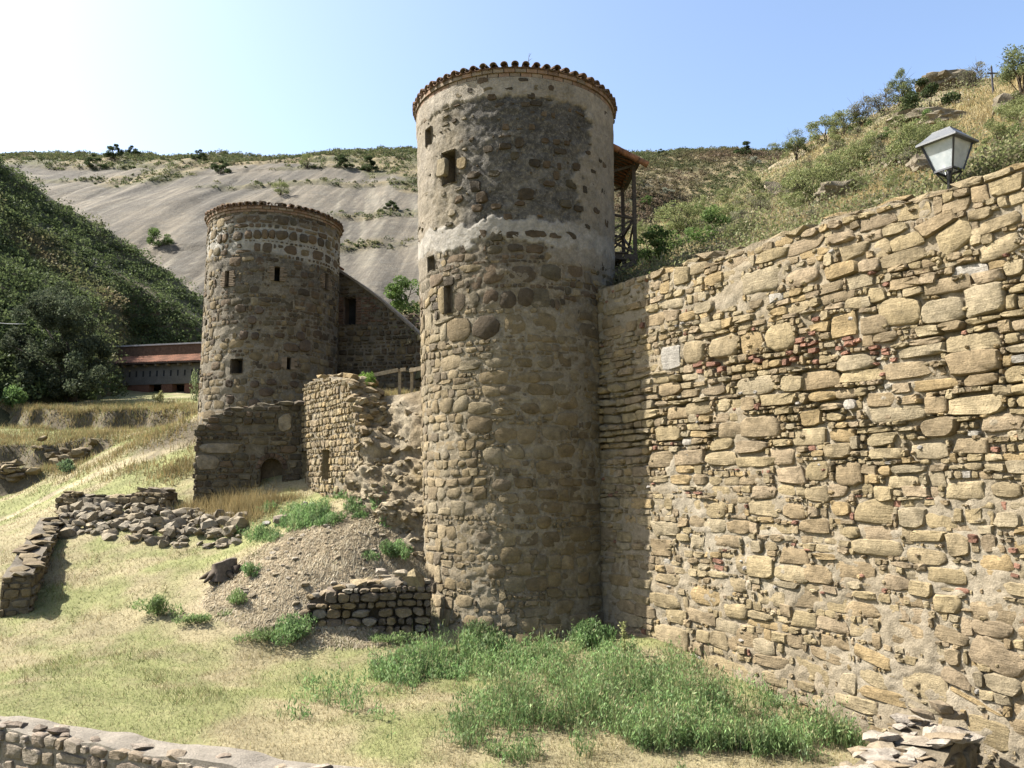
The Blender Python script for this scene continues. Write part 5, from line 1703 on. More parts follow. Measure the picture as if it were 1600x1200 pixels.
Fs = [(3, 2, 1, 0)] + [(j * 4 + i, j * 4 + (i + 1) % 4, j * 4 + 4 + (i + 1) % 4, j * 4 + 4 + i) for j in range(4) for i in range(4)] + [(16, 17, 18, 19)]
mk('lantern_roof', np.array(V), Fs, M['iron'], lt, col=(.15, .155, .155), smooth=False)
q = MB()
q.tube([lp(0, 0, zl + hh + .195), lp(0, 0, zl + hh + .225), lp(0, 0, zl + hh + .26)], (.05, .075, .03), 10, IR)
q.build('finial', M['iron'], lt)
q = MB()
q.tube([lp(0, 0, zl + .01), lp(0, 0, zl + .10), lp(0, 0, zl + .11), lp(0, 0, zl + .2), lp(0, 0, zl + .24)], (.03, .03, .045, .05, .02), 9, (.5, .5, .48))
q.build('bulb', M['concrete'], lt)

# ---- cables and the cross on the hill
q = MB()
pA = ST.map(ST.px(931, 436)[0], ST.px(931, 436)[1], .06)
uA = SW.px(930, 470)[0]
P = [SW.map(uA, SW.px(928, y_)[1], .16) for y_ in (446, 560, 700, 840, 962)]
q.tube(P, .012, 6, (.08, .075, .07))
o = q.build('hanging_cable', M['iron'], None, label='thin dark cable hanging where the front tower meets the wall', cat='cable')
q = MB()
pts = []
for k in range(9):
    t = k / 8
    p = at(-60 + 100 * t, 486 + 20 * t, 42)
    p[2] -= .25 * math.sin(math.pi * t)
    pts.append(p)
q.tube(pts, .02, 5, (.5, .5, .5))
q.build('overhead_wire', M['iron'], None, label='overhead wire entering at the left edge and ending in the dark tree', cat='wire')

# ================================================================== PLANTS
vr = np.random.default_rng(77)
pr_ = random.Random(77)
def hit(px, py, zf, y0, y1, n=240):
    """where the sight line through a photograph pixel first meets a land surface"""
    P = hits([px], [py], zf, y0, y1, n)[0]
    return None if np.isnan(P[0]) else P
def hits(px, py, zf, y0, y1, n=160):
    """the same for many pixels at once; NaN where the line misses"""
    px, py = np.asarray(px, float), np.asarray(py, float)
    a, b = (px - 800) / F, (600 - py) / F
    dy, dz = CP - b * SP, SP + b * CP
    n = max(40, n // 3)
    Y_ = y0 * (y1 / y0) ** np.linspace(0, 1, n)
    sx, sz = a / dy, dz / dy
    lo, hi = np.full(len(px), np.nan), np.full(len(px), np.nan)
    live = np.arange(len(px))
    for i in range(n):                      # step outwards until below the land, then halve the step
        b_ = sz[live] * Y_[i] <= zf(sx[live] * Y_[i], np.full(len(live), Y_[i]))
        hi[live[b_]], lo[live[b_]] = Y_[i], Y_[max(i - 1, 0)]
        live = live[~b_]
        if len(live) == 0:
            break
    g_ = np.isfinite(hi)
    for _ in range(7):
        m = (lo[g_] + hi[g_]) / 2
        b_ = sz[g_] * m <= zf(sx[g_] * m, m)
        t1, t2 = hi[g_], lo[g_]
        hi[g_], lo[g_] = np.where(b_, m, t1), np.where(b_, t2, m)
    P = np.full((len(px), 3), np.nan)
    P[g_, 0], P[g_, 1] = sx[g_] * hi[g_], hi[g_]
    P[g_, 2] = zf(P[g_, 0], P[g_, 1])
    return P
def merged(name, parts, m, label, cat, kind='stuff', parent=None, origin=None):
    V = np.concatenate([p[0] for p in parts])
    o, Fs, C = 0, [], []
    for v, f, c in parts:
        Fs.append(f + o)
        o += len(v)
        C.append(c)
    ob = mk(name, V, np.concatenate(Fs), m, parent, col=np.concatenate(C), smooth=False, kind=kind, label=label, cat=cat, origin=origin)
    return ob

# ---- grass of the valley floor
def lawn(n, y0, y1):
    """blade roots, thicker near us where single blades show"""
    u = vr.uniform(0, 1, n)
    y = y0 * (y1 / y0) ** u
    x = y * vr.uniform(-.80, .80, n)
    return x, y
def blocked(x, y):
    """inside the towers, walls or behind the great wall"""
    b = (np.hypot(x - .25, y - 21) < 2.5) | (np.hypot(x - T2C[0], y - T2C[1]) < 2.6)
    w_ = (x - WJ[0]) * WB[0] + (y - WJ[1]) * WB[1]
    b |= (w_ > -.08) & (x > 1.0)
    f = (x - SP_.A[0]) * -SP_.n[0] + (y - SP_.A[1]) * -SP_.n[1]
    return b | (f < .6)
x, y = lawn(330000, 9.6, 50)
ok = ~blocked(x, y)
bare, dry = zones(x, y)
keep = ok & (vr.uniform(0, 1, len(x)) < 1.02 - bare * .86)
x, y, dry, bare = x[keep], y[keep], dry[keep], bare[keep]
z = ground_z(x, y)
n = len(x)
k = vr.uniform(0, 1, n)
tuft = sstep(.1, .6, fbm(x * .9, y * .9, 0, 141, 3))
h = vr.uniform(.025, .075, n) * (1 + 1.2 * tuft) * (1 + .6 * sstep(24, 36, y) - .9 * sstep(43, 48, y)) * (1 + 1.5 * (vr.uniform(0, 1, n) < .01))
gcol = np.where((k < .2 + .74 * dry)[:, None], palette([(.50, .42, .22), (.56, .47, .27), (.46, .37, .18), (.52, .41, .2)], n, vr), palette([(.30, .36, .11), (.35, .39, .14), (.24, .30, .095), (.40, .41, .18)], n, vr))
wd_g = .0085 * (y / 13) * vr.uniform(.7, 1.5, n)
merged('grass', [blades(np.stack([x, y, z - .006], 1), h, wd_g, gcol, vr, .6)], M['grass'], 'short sun-bleached grass covering the valley floor', 'grass')

# ---- cut straw lying on the mound
m_ = 16000
a = vr.uniform(0, 2 * math.pi, m_)
q = np.sqrt(vr.uniform(0, 1, m_))
x, y = MOUND[0] - .3 + 3.0 * q * np.cos(a), MOUND[1] - .3 + 1.75 * q * np.sin(a)
ok = ~blocked(x, y)
x, y = x[ok], y[ok]
z = ground_z(x, y) + vr.uniform(.0, .03, len(x))
L = vr.uniform(.05, .2, len(x))
t = vr.normal(-.9, .8, len(x))
d = np.stack([np.cos(t), np.sin(t)], 1) * L[:, None]
z2 = ground_z(x + d[:, 0], y + d[:, 1]) + vr.uniform(.0, .04, len(x))
s_ = np.stack([-np.sin(t), np.cos(t), np.zeros(len(x))], 1) * vr.uniform(.004, .009, len(x))[:, None]
P0, P1 = np.stack([x, y, z], 1), np.stack([x + d[:, 0], y + d[:, 1], z2], 1)
V = np.stack([P0 - s_, P0 + s_, P1 + s_, P1 - s_], 1).reshape(-1, 3)
merged('straw', [(V, np.arange(len(V)).reshape(-1, 4), np.repeat(palette([(.76, .64, .43), (.66, .54, .35), (.80, .70, .5), (.54, .44, .29)], len(x), vr), 4, 0))], M['grass'], 'cut straw lying over the bare mound', 'straw')

B = MB()
for k in range(230):                                   # clods and stones half buried in the mound
    a, q = pr_.uniform(0, 6.28), math.sqrt(pr_.random())
    x_, y_ = MOUND[0] - .2 + 2.3 * q * math.cos(a), MOUND[1] - .35 + 1.5 * q * math.sin(a)
    if blocked(np.array([x_]), np.array([y_]))[0]:
        continue
    V, Fs = protos[k % 10]
    s__ = pr_.choice((.025, .035, .05, .07, .10)) * pr_.uniform(.7, 1.2)
    t = pr_.uniform(0, 3)
    V = V @ np.array([[math.cos(t), math.sin(t), 0], [-math.sin(t), math.cos(t), 0], [0, 0, .6]])
    B.add(V * s__ + (x_, y_, float(ground_z(x_, y_)) + s__ * .1), Fs, np.array(pr_.choice(((.52, .43, .29), (.46, .38, .26), (.58, .50, .38)))) * pr_.uniform(.85, 1.1))
o = B.build('clods', M['rubble'], None, sharp=40, kind='stuff', label='clods and small stones half buried in the bare mound', cat='clods')

# ---- tall dry grass tufts on terrace edges and at wall feet
def tufts(spots, n, hmin, hmax, wd, cols, spread, zf=ground_z):
    out = []
    for (P, k) in spots:
        m = int(n * k)
        p = P[:2] + vr.normal(0, spread * math.sqrt(k), (m, 2)) * np.array([1.4, .8])
        zz = zf(p[:, 0], p[:, 1])
        out.append(blades(np.stack([p[:, 0], p[:, 1], zz - .02], 1), vr.uniform(hmin, hmax, m) * math.sqrt(k), np.full(m, wd), palette(cols, m, vr), vr, .3))
    return out
STRAWC = [(.56, .43, .20), (.60, .48, .25), (.50, .37, .16), (.46, .38, .18)]
sp = []
for (px, py, k) in ((325, 790, 1), (345, 785, 1.3), (365, 790, 1.2), (385, 792, 1.2), (405, 790, .9), (340, 805, .8), (370, 808, .8), (395, 806, .7), (300, 790, .7), (425, 780, .5), (450, 776, .5)):
    P = hit(px, py + 4, ground_z, 20, 32)
    if P is not None:
        sp.append((P, k))
parts = tufts(sp, 420, .2, .52, .018, STRAWC, .28)
sp = []
TPX = vr.uniform(-20, 310, 330)
for P in hits(TPX, vr.choice((634, 640, 655, 678, 690, 735, 630), 330) + vr.normal(0, 7, 330), ground_z, 27, 52):
    if np.isfinite(P[0]) and P[1] < 44 and pathdist(P[:1], P[1:2])[0] > .5:
        sp.append((P, pr_.uniform(.5, 1.3)))
parts += tufts(sp, 90, .10, .34, .035, STRAWC + [(.36, .36, .15)], .35)
sp = []
for (px, py) in [(pr_.uniform(548, 655), 0) for _ in range(46)]:
    Y_ = pr_.uniform(23.3, 26)
    X_ = (px - 800) / F * Y_
    sp.append((np.array([X_, Y_, 0]), pr_.uniform(.4, 1)))
parts += tufts(sp, 70, .1, .34, .02, STRAWC + [(.33, .36, .14)], .22, lambda x, y: terr_z(x, y))
merged('dry_grass', parts, M['grass'], 'tall dry straw-coloured grass along terrace edges and ruin foot', 'grass')

# ---- green weeds
GREEN = [(.175, .285, .095), (.21, .33, .12), (.135, .235, .08), (.26, .36, .145), (.235, .315, .15)]
GREENL = [(.21, .30, .105), (.25, .33, .135), (.165, .255, .08), (.30, .34, .16)]
def weed_patch(ells, n, hmin, hmax, leaf, cols, y0=9.8, y1=30, stemc=(.16, .2, .08), edge=.95, tops=.0):
    """leafy stems standing where the ground lies inside the ellipses"""
    out = []
    for (cx, cy, rx_, ry_, k) in ells:
        m = int(n * k)
        a = vr.uniform(0, 2 * math.pi, m)
        q = np.sqrt(vr.uniform(0, 1, m))
        P = hits(cx + rx_ * q * np.cos(a), cy + ry_ * q * np.sin(a), ground_z, y0, y1)
        good = np.isfinite(P[:, 0])
        P, q = P[good], q[good]
        den = fbm(P[:, 0] * 1.5, P[:, 1] * 1.5, 0, 151, 3) * 1.5 + 1.2 - q * edge * 1.6
        b = ~blocked(P[:, 0], P[:, 1])
        ok = b & (vr.uniform(0, 1, len(P)) < den)
        P, q = P[ok], q[ok]
        H = vr.uniform(hmin, hmax, len(P)) * (1.15 - .6 * q ** 2) * (1 + .9 * fbm(P[:, 0] * 1.8, P[:, 1] * 1.8, 0, 152, 3))
        lv = 11
        t = vr.uniform(.12, 1, (len(P), lv))
        ln = vr.normal(0, .22, (len(P), 1, 2)) * H[:, None, None] * t[..., None]
        L = np.concatenate([P[:, None, :2] + ln + vr.normal(0, .042, (len(P), lv, 2)) * (1.35 - t[..., None]), (P[:, 2:3] + H[:, None] * t)[..., None]], -1).reshape(-1, 3)
        c = palette(cols, len(P), vr, .2) * (1 + .35 * fbm(P[:, 0] * 1.1, P[:, 1] * 1.1, 0, 153, 3))[:, None]
        c = np.repeat(c, lv, 0) * vr.uniform(.75, 1.3, (len(L), 1))
        if tops:
            top = (t.ravel() > .86) & (vr.uniform(0, 1, len(L)) < tops)
            c[top] = palette([(.33, .33, .15), (.40, .36, .2)], int(top.sum()), vr)
        out.append(leaves(L, np.full(len(L), leaf), c, vr, .8, .24))
        dr = vr.uniform(0, 1, len(P)) < .10
        out.append(blades(P[dr], H[dr] * 1.35, np.full(int(dr.sum()), .012), palette([(.50, .43, .24), (.42, .38, .2)], int(dr.sum()), vr), vr, .2))
        out.append(blades(P, H * 1.1, np.full(len(P), .012), np.repeat([stemc], len(P), 0), vr, .12))
    tri = [o_ for o_ in out if o_[1].shape[1] == 3]
    qd = [o_ for o_ in out if o_[1].shape[1] == 4]
    for v, f, c in qd:
        tri.append((v, np.concatenate([f[:, :3], f[:, [0, 2, 3]]]), c))
    return tri
p = weed_patch(((1010, 1118, 370, 100, 1.75), (1130, 1150, 240, 80, .9), (900, 1075, 200, 46, .4), (760, 1140, 150, 60, .16), (1230, 1165, 120, 56, .5)), 5000, .2, .58, .036, GREEN + GREENL[:2], tops=.35)
p += weed_patch(((1000, 1110, 350, 90, 1), (720, 1060, 160, 60, .3), (600, 1110, 180, 60, .2)), 420, .4, .85, .034, GREENL, tops=.6)
merged('weeds', p, M['leaf'], 'dense green weeds filling the hollow at the foot of the great wall', 'weeds')
p = weed_patch(((660, 1040, 110, 34, .8), (760, 1035, 90, 40, .9), (610, 1050, 60, 26, .3), (850, 1030, 70, 30, .5), (900, 1015, 60, 20, .3), (960, 1020, 60, 16, .16), (560, 1085, 120, 30, .1), (470, 1120, 60, 20, .08), (560, 1120, 80, 24, .1)), 2400, .1, .46, .042, GREEN + GREENL[:1], tops=.15)
merged('weeds', p, M['leaf'], 'dark green weeds growing round the base of the front tower', 'weeds')
p = weed_patch(((470, 808, 80, 24, 1), (400, 842, 46, 16, .45), (560, 790, 60, 24, .7), (520, 815, 60, 14, .4), (610, 810, 20, 20, .2)), 2100, .1, .36, .045, GREEN, 19, 28)
merged('weeds', p, M['leaf'], 'dark green weeds behind the bare mound and under the rubble bank', 'weeds')

def shrub_mesh(seed, h, w_, n, leaf, cols, trunk=True, clumps=14, flat=.8, base=.35, bare=0, tc=(.11, .085, .06)):
    """crown leaf mesh and branch mesh of one shrub, standing at the origin"""
    r = np.random.default_rng(seed)
    a = r.uniform(0, 2 * math.pi, clumps)
    q = np.sqrt(r.uniform(0, 1, clumps))
    C = np.stack([w_ * .62 * q * np.cos(a), w_ * .62 * q * np.sin(a), h * (base + (1 - base) * .82 * r.uniform(0, 1, clumps) * (1.1 - .6 * q ** 2))], 1)
    rad = r.uniform(.24, .46, clumps)[:, None] * np.array([w_ * .62, w_ * .62, h * .34 * flat])
    P, k = cloud(C, rad, n, r, .3)
    P[:, 2] = np.maximum(P[:, 2], .03)
    tone = r.uniform(.72, 1.25, clumps)
    c = palette(cols, n, r, .18) * tone[k][:, None]
    V, Fq, cc = leaves(P, np.full(n, leaf), c, r)
    B = MB()
    if trunk:
        for i in range(min(clumps, 9)):
            e = C[i]
            m1 = np.array([e[0] * .25, e[1] * .25, e[2] * .45]) + r.normal(0, .04 * w_, 3)
            B.tube([np.array([e[0] * .06, e[1] * .06, -.25]), m1 * (.6, .6, .5), m1, e], (.026 * h ** .7, .02 * h ** .7, .014 * h ** .7, .004), 5, tc)
            for _ in range(2 + bare):
                d = r.normal(size=3) * np.array([w_, w_, h * .5]) * .3
                B.tube([m1 * .5 + e * .5, e + d], (.009 * h ** .7, .003), 4, tc)
    return (V, Fq, cc), B
shrubs = {}
def shrub_kind(key, seeds, **kw):
    shrubs[key] = [(s_, kw) for s_ in seeds]
shrub_kind('feathery', (1, 2, 3), h=2.2, w_=1.6, n=4600, leaf=.04, cols=[(.20, .235, .085), (.25, .27, .11), (.17, .20, .075), (.29, .29, .13)], clumps=26, base=.14)
shrub_kind('green', (4, 5), h=1.6, w_=1.3, n=3600, leaf=.045, cols=[(.115, .18, .05), (.15, .215, .065), (.09, .145, .04)], clumps=22, base=.08)
shrub_kind('thorn', (6, 7), h=1.9, w_=1.4, n=1700, leaf=.035, cols=[(.20, .19, .125), (.25, .23, .15), (.18, .19, .10)], clumps=14, base=.3, bare=5, tc=(.15, .12, .095))
shrub_kind('dark', (8, 9), h=1.9, w_=1.6, n=4000, leaf=.06, cols=[(.055, .085, .03), (.075, .11, .04), (.045, .065, .028), (.10, .115, .05)], clumps=15, base=.12)
shrub_kind('tree', (10, 11), h=4.2, w_=2.1, n=5000, leaf=.06, cols=[(.17, .20, .085), (.21, .235, .10), (.14, .165, .07)], clumps=30, base=.3, bare=2)
shrub_kind('grey', (12,), h=1.3, w_=1.3, n=1500, leaf=.055, cols=[(.27, .28, .21), (.32, .32, .24), (.22, .235, .17)], clumps=12, base=.1)
DESC = {'feathery': ('shrub', 'shrub'), 'green': ('shrub', 'shrub'), 'thorn': ('thorn_bush', 'bush'), 'dark': ('evergreen_bush', 'bush'), 'tree': ('hill_tree', 'tree'), 'grey': ('grey_bush', 'bush')}
made = {}
def plant(key, P, s_, label, group=None, var=None):
    i = pr_.randrange(len(shrubs[key])) if var is None else var
    nm, cat = DESC[key]
    root = thing(nm, label, cat, P, group)
    root.rotation_euler = (0, 0, pr_.uniform(0, 6.28))
    root.scale = (s_, s_, s_ * pr_.uniform(.88, 1.12))
    if (key, i) not in made:
        seed, kw = shrubs[key][i]
        (V, Fq, cc), B = shrub_mesh(seed, **kw)
        crown = mk('crown', V, Fq, M['leaf'], None, col=cc, smooth=False, origin=(0, 0, 0))
        crown.parent = root
        br = B.build('branches', M['wood'], None, origin=(0, 0, 0))
        br.parent = root
        made[(key, i)] = (crown, br)
    else:
        for src in made[(key, i)]:
            c_ = src.copy()
            COL.objects.link(c_)
            c_.parent = root
    return root

def hill_zb(x, y):                      # the hillside exists only behind the great wall
    return np.where((x - WJ[0]) * WB[0] + (y - WJ[1]) * WB[1] > .9, hill_z(x, y), -50.)
# ---- single plants one can point to on the right hillside
ON = (
    ('tree', 1411, 166, 60, .85, 'sparse tree with a visible trunk on the hill ridge, left of the dark round bush'),
    ('dark', 1455, 178, 58, 1.55, 'dark round evergreen bush on the ridge under the rocky knoll'),
    ('tree', 1598, 150, 52, .85, 'green tree cut by the right edge of the photo near the hill cross'),
    ('thorn', 1378, 182, 66, 1.5, 'bare grey thorn bush left of the sparse ridge tree'),
    ('thorn', 1345, 198, 68, 1.4, 'leafless twiggy bush lower down the ridge line'),
    ('feathery', 1292, 222, 74, 1.5, 'feathery shrub at the left start of the near ridge'),
    ('feathery', 1318, 212, 72, 1.2, 'low shrub on the ridge between feathery shrub and twiggy bush'),
    ('tree', 1245, 250, 64, .75, 'small tree with dark trunk on the slope where both hills meet'),
    ('thorn', 1520, 118, 58, 1.3, 'thin pale bush on top of the rocky knoll'),
    ('feathery', 1268, 320, 26, .85, 'large feathery green shrub on the slope over the middle of the great wall'),
    ('thorn', 1277, 345, 19.6, .32, 'small dark twiggy bush growing on the top of the great wall'),
    ('green', 1118, 380, 29, .85, 'bright green rounded shrub above the low end of the great wall'),
    ('green', 1022, 415, 25.5, .9, 'green bush close behind the balcony and the wall end'),
    ('feathery', 1060, 370, 38, 1.15, 'leaning green shrub with dark stem in the hollow right of the balcony'),
    ('thorn', 1152, 372, 30, .55, 'dry fan-shaped bush with dark stem just above the wall'),
    ('grey', 1043, 304, 92, 1.9, 'pale silvery bush in the middle of the brown far scrub'),
    ('green', 1010, 320, 96, 1.7, 'dark green bush below the silvery bush'),
    ('grey', 1180, 258, 120, 2.2, 'silvery bush near the top of the brown far slope'),
)
for key, px, py, Y_, s_, lab in ON:
    P = hit(px, py, hill_zb, 12, 120) if Y_ < 80 else None
    if P is None or abs(P[1] - Y_) > 25:
        P = at(px, py, Y_)
        if Y_ < 85:
            P[2] = float(hill_z(P[0], P[1]))
        else:
            P = hit(px, py, rock_z, 80, 260)
            if P is None:
                continue
    plant(key, P - (0, 0, .1), s_, lab)
P = at(634, 490, 41)
P[2] = float(hill_z(P[0], P[1]))
plant('green', P, 1.5, 'bright green bush between the raking annex top and the front tower')
# unnamed neighbours: many alike
GL = {'feathery': 'pale green feathery shrub among many on the dry right hillside', 'green': 'rounded fresh green shrub among many on the right hillside', 'thorn': 'grey twiggy thorn bush among many on the right hillside'}
cnt = 0
many = []
tries = 0
MX, MY = vr.uniform(960, 1640, 2500), vr.uniform(90, 440, 2500)
MP = hits(MX, MY, hill_zb, 12.5, 120, 240)
while cnt < 80 and tries < 2499:
    tries += 1
    px, py, P = float(MX[tries]), float(MY[tries]), MP[tries]
    if np.isnan(P[0]):
        continue
    w_ = (P[0] - WJ[0]) * WB[0] + (P[1] - WJ[1]) * WB[1]
    if w_ < 2.5 or P[1] < 15:
        continue
    g, r_ = hill_mask(P[0], P[1])
    if pr_.random() > float(g) * .9 + .10:
        continue
    key = pr_.choices(('feathery', 'green', 'thorn'), (5, 1.2 + 2 * (px < 1150), 2))[0]
    s_ = pr_.uniform(.35, .8) * (1 if P[1] > 26 else .55)
    many.append((plant(key, P - (0, 0, .08), s_, GL[key], 'shrubs on the right hillside'), key, px, py, P[1]))
    cnt += 1
KN = {'feathery': 'pale feathery shrub', 'green': 'rounded fresh green shrub', 'thorn': 'grey twiggy thorn bush'}
ORD = 'first second third fourth fifth sixth seventh eighth ninth tenth eleventh twelfth thirteenth fourteenth fifteenth sixteenth seventeenth eighteenth nineteenth twentieth'.split()
for band, (y0_, y1_) in (('just above the great wall', (0, 27)), ('on the lower middle slope', (27, 40)), ('on the upper middle slope', (40, 55)), ('up near the hill ridge', (55, 999))):
    for key in KN:
        sel = sorted((m for m in many if m[1] == key and y0_ <= m[4] < y1_), key=lambda m: m[2])
        for i, m in enumerate(sel):
            m[0]['label'] = '%s %s, %s from the left' % (KN[key], band, ORD[i] if i < 20 else 'number %d' % (i + 1))

# ---- scrub and dry grass that nobody could count
def scrub(zf, pix, y0, y1, n, lv, rad, leaf, colfn, hgt=.6):
    px, py = pix(n)
    P = hits(px, py, zf, y0, y1)
    P = P[np.isfinite(P[:, 0])]
    return P
n = 9000
P = hits(np.r_[vr.uniform(940, 1640, n), vr.uniform(560, 940, 900), vr.uniform(1640, 1900, 700)], np.r_[vr.uniform(85, 450, n), vr.uniform(380, 560, 900), vr.uniform(0, 300, 700)], hill_zb, 12.5, 120, 240)
P = P[np.isfinite(P[:, 0])]
w_ = (P[:, 0] - WJ[0]) * WB[0] + (P[:, 1] - WJ[1]) * WB[1]
P = P[(w_ > .85)]
g, r_ = hill_mask(P[:, 0], P[:, 1])
isg = vr.uniform(0, 1, len(P)) < g * .55
Pg, Pd = P[isg], P[~isg]
lv = 26
sc_ = (Pg[:, 1] / 45)[:, None, None]
L = (Pg[:, None, :] + vr.normal(0, 1, (len(Pg), lv, 3)) * np.array([.42, .42, .16]) * (.4 + sc_) + np.array([0, 0, .2]) * (.3 + sc_)).reshape(-1, 3)
c = np.repeat(palette([(.20, .22, .09), (.25, .26, .12), (.16, .185, .07), (.30, .27, .15), (.22, .19, .12)], len(Pg), vr, .2), lv, 0)
parts = [leaves(L, np.repeat(.018 + .045 * Pg[:, 1] / 45, lv), c, vr)]
merged('scrub', parts, M['leaf'], 'low olive green scrub covering the right hillside', 'scrub')
lv = 28
off = vr.normal(0, 1, (len(Pd), lv, 2)) * (.12 + .28 * Pd[:, 1] / 45)[:, None, None]
xy = (Pd[:, None, :2] + off).reshape(-1, 2)
zz = hill_z(xy[:, 0], xy[:, 1])
D_ = np.repeat(Pd[:, 1], lv)
merged('dry_grass', [blades(np.stack([xy[:, 0], xy[:, 1], zz - .02], 1), vr.uniform(.12, .34, len(xy)) * (.5 + D_ / 70), .012 + .035 * D_ / 45, np.repeat(palette(STRAWC + [(.40, .34, .19)], len(Pd), vr, .2), lv, 0), vr, .35)], M['grass'],
       'tall straw-yellow grass on the right hillside', 'grass')

# left spur: dense dark scrub
n = 3500
P = hits(np.r_[vr.uniform(-60, 345, n), vr.uniform(-420, -60, 900)], np.r_[vr.uniform(225, 625, n), vr.uniform(60, 625, 900)], spur_z, 42, 150, 200)
P = P[np.isfinite(P[:, 0])]
P = P[~((P[:, 0] / P[:, 1] > (198 - 800) / F) & (P[:, 1] < 70))]      # kept clear of the long building's front
lv = 46
tone = fbm(P[:, 0] * .10, P[:, 1] * .10, 0, 161, 3)
R_ = vr.uniform(.35, 1.35, len(P)) ** 1.5 * (.55 + P[:, 1] / 150)
d = vr.normal(size=(len(P), lv, 3))
d /= np.linalg.norm(d, axis=-1, keepdims=True)
d[..., 2] = np.abs(d[..., 2]) * .75
L = (P[:, None] + d * (R_[:, None, None] * vr.uniform(.55, 1, (len(P), lv, 1)))).reshape(-1, 3)
c = mixc(palette([(.075, .10, .038), (.10, .13, .05), (.125, .155, .065)], len(P), vr, .25), palette([(.20, .17, .09), (.185, .195, .08), (.22, .18, .10)], len(P), vr, .2), sstep(0, .45, tone))
c = np.repeat(c, lv, 0)
merged('scrub', [leaves(L, np.repeat(.07 + .07 * P[:, 1] / 90, lv), c, vr)], M['leaf'], 'dense dark green scrub covering the shaded left hill', 'scrub')

# far slope: scrub bands, ridge fringe and the brown slope at right
n = 9000
P = hits(np.concatenate([vr.uniform(-20, 1290, n), vr.uniform(960, 1290, 5000)]), np.concatenate([vr.uniform(228, 480, n), vr.uniform(225, 440, 5000)]), rock_z, 82, 300, 240)
P = P[np.isfinite(P[:, 0])]
q = np.stack([vr.uniform(-215, 90, 3800), vr.uniform(228, 266, 3800)], 1)
P = np.concatenate([P, np.c_[q, rock_z(q[:, 0], q[:, 1])]])
wv, scr, ridge, led, veg = rock_parts(P[:, 0], P[:, 1])
pb = np.maximum(np.maximum(scr * .7, ridge * .95), veg * .9)
P = P[vr.uniform(0, 1, len(P)) < pb]
scr = rock_parts(P[:, 0], P[:, 1])[1]
lv = 30
R_ = vr.uniform(.35, 1.2, len(P)) * (.4 + P[:, 1] / 230)
d = vr.normal(size=(len(P), lv, 3))
d /= np.linalg.norm(d, axis=-1, keepdims=True)
d[..., 2] = np.abs(d[..., 2]) * .8
L = (P[:, None] + d * (R_[:, None, None] * vr.uniform(.4, 1, (len(P), lv, 1)))).reshape(-1, 3)
br_ = sstep(-.05, .3, fbm(P[:, 0] * .03, P[:, 1] * .03, 3, 162, 3)) * scr
c = mixc(palette([(.085, .105, .045), (.115, .13, .055), (.15, .145, .07)], len(P), vr, .25), palette([(.16, .115, .075), (.19, .13, .09), (.14, .11, .06)], len(P), vr, .2), br_ * .85)
merged('scrub', [leaves(L, np.repeat(.10 + .16 * P[:, 1] / 230, lv), np.repeat(c, lv, 0), vr)], M['leaf'], 'brown and olive scrub along the far ridge and far right slope', 'scrub')
# bushes one can tell apart on the far rock
FARB = (('dark', 343, 272, 2.6, 'dark bush alone on the upper rock slab left of the second tower'), ('dark', 180, 243, 2.8, 'rounded dark bush on the far skyline above the left hill'), ('dark', 207, 238, 2.2, 'small round tree on the far skyline right of the rounded bush'),
        ('green', 250, 385, 2.4, 'bright bush at the left of the grassy ledge on the rock slope'), ('dark', 612, 328, 1.5, 'small dark bush in the middle of the bare rock beside the front tower'), ('feathery', 438, 305, 1.8, 'pale shrub on the slab just over the second tower'),
        ('dark', 150, 262, 2.4, 'dark bush below the skyline over the left hill'), ('dark', 575, 268, 2.2, 'dark bush at the edge of the ridge scrub near the front tower'), ('dark', 540, 262, 2.4, 'dark bush left of the one at the ridge scrub edge'),
        ('dark', 310, 252, 2.0, 'dark bush on the skyline scrub left of the second tower top'), ('feathery', 480, 262, 2.0, 'olive bush in the ridge scrub over the second tower'),
        ('dark', 1160, 243, 2.6, 'dark bush on the far skyline right of the balcony'), ('feathery', 1210, 238, 2.0, 'olive bush on the far skyline where the hills cross'), ('dark', 1035, 243, 1.4, 'little dark bush on the skyline just right of the balcony roof'))
for key, px, py, s_, lab in FARB:
    P = hit(px, py, rock_z, 82, 300)
    if P is None:
        P = hit(px, py + 6, rock_z, 82, 300)
    if P is not None:
        plant(key, P - (0, 0, .2), s_, lab)

# ---- the big dark tree at the left
bt = thing('broad_tree', 'big dark spreading tree at the left in front of the long building', 'tree', (0, 0, 0))
c0 = at(112, 627, 46)
c0[2] = float(ground_z(c0[0], c0[1])) - .1
bt.location = c0
r = np.random.default_rng(5)
C, RD = [], []
for (px, py, rx_, ry_) in ((60, 495, 40, 34), (100, 472, 36, 26), (140, 492, 36, 34), (168, 545, 26, 34), (42, 548, 30, 34), (95, 550, 44, 40), (135, 560, 40, 38), (80, 590, 44, 22), (140, 594, 36, 18), (115, 512, 44, 36), (28, 535, 18, 24), (180, 580, 12, 18), (30, 582, 18, 22), (105, 602, 44, 14)):
    for k in range(8):
        Y_ = 46 + r.normal(0, 1.3)
        p_ = at(12 + (px - 12) * .84 + np.clip(r.normal(0, .42), -.9, .9) * rx_, py + np.clip(r.normal(0, .42), -.9, .9) * ry_, Y_)
        C.append(p_)
        RD.append(r.uniform(.35, .75))
P, k = cloud(np.array(C), np.array(RD), 34000, r, .35)
tone = r.uniform(.65, 1.3, len(C))
gz = ground_z(P[:, 0], P[:, 1])
sel = P[:, 2] > gz + .25
P, k = P[sel], k[sel]
cl = palette([(.07, .088, .05), (.09, .108, .06), (.058, .074, .042), (.12, .135, .08)], len(P), r, .2) * tone[k][:, None]
V, Fq, cc = leaves(P, np.full(len(P), .08), cl, r)
mk('crown', V, Fq, M['leaf'], bt, col=cc, smooth=False)
q = MB()
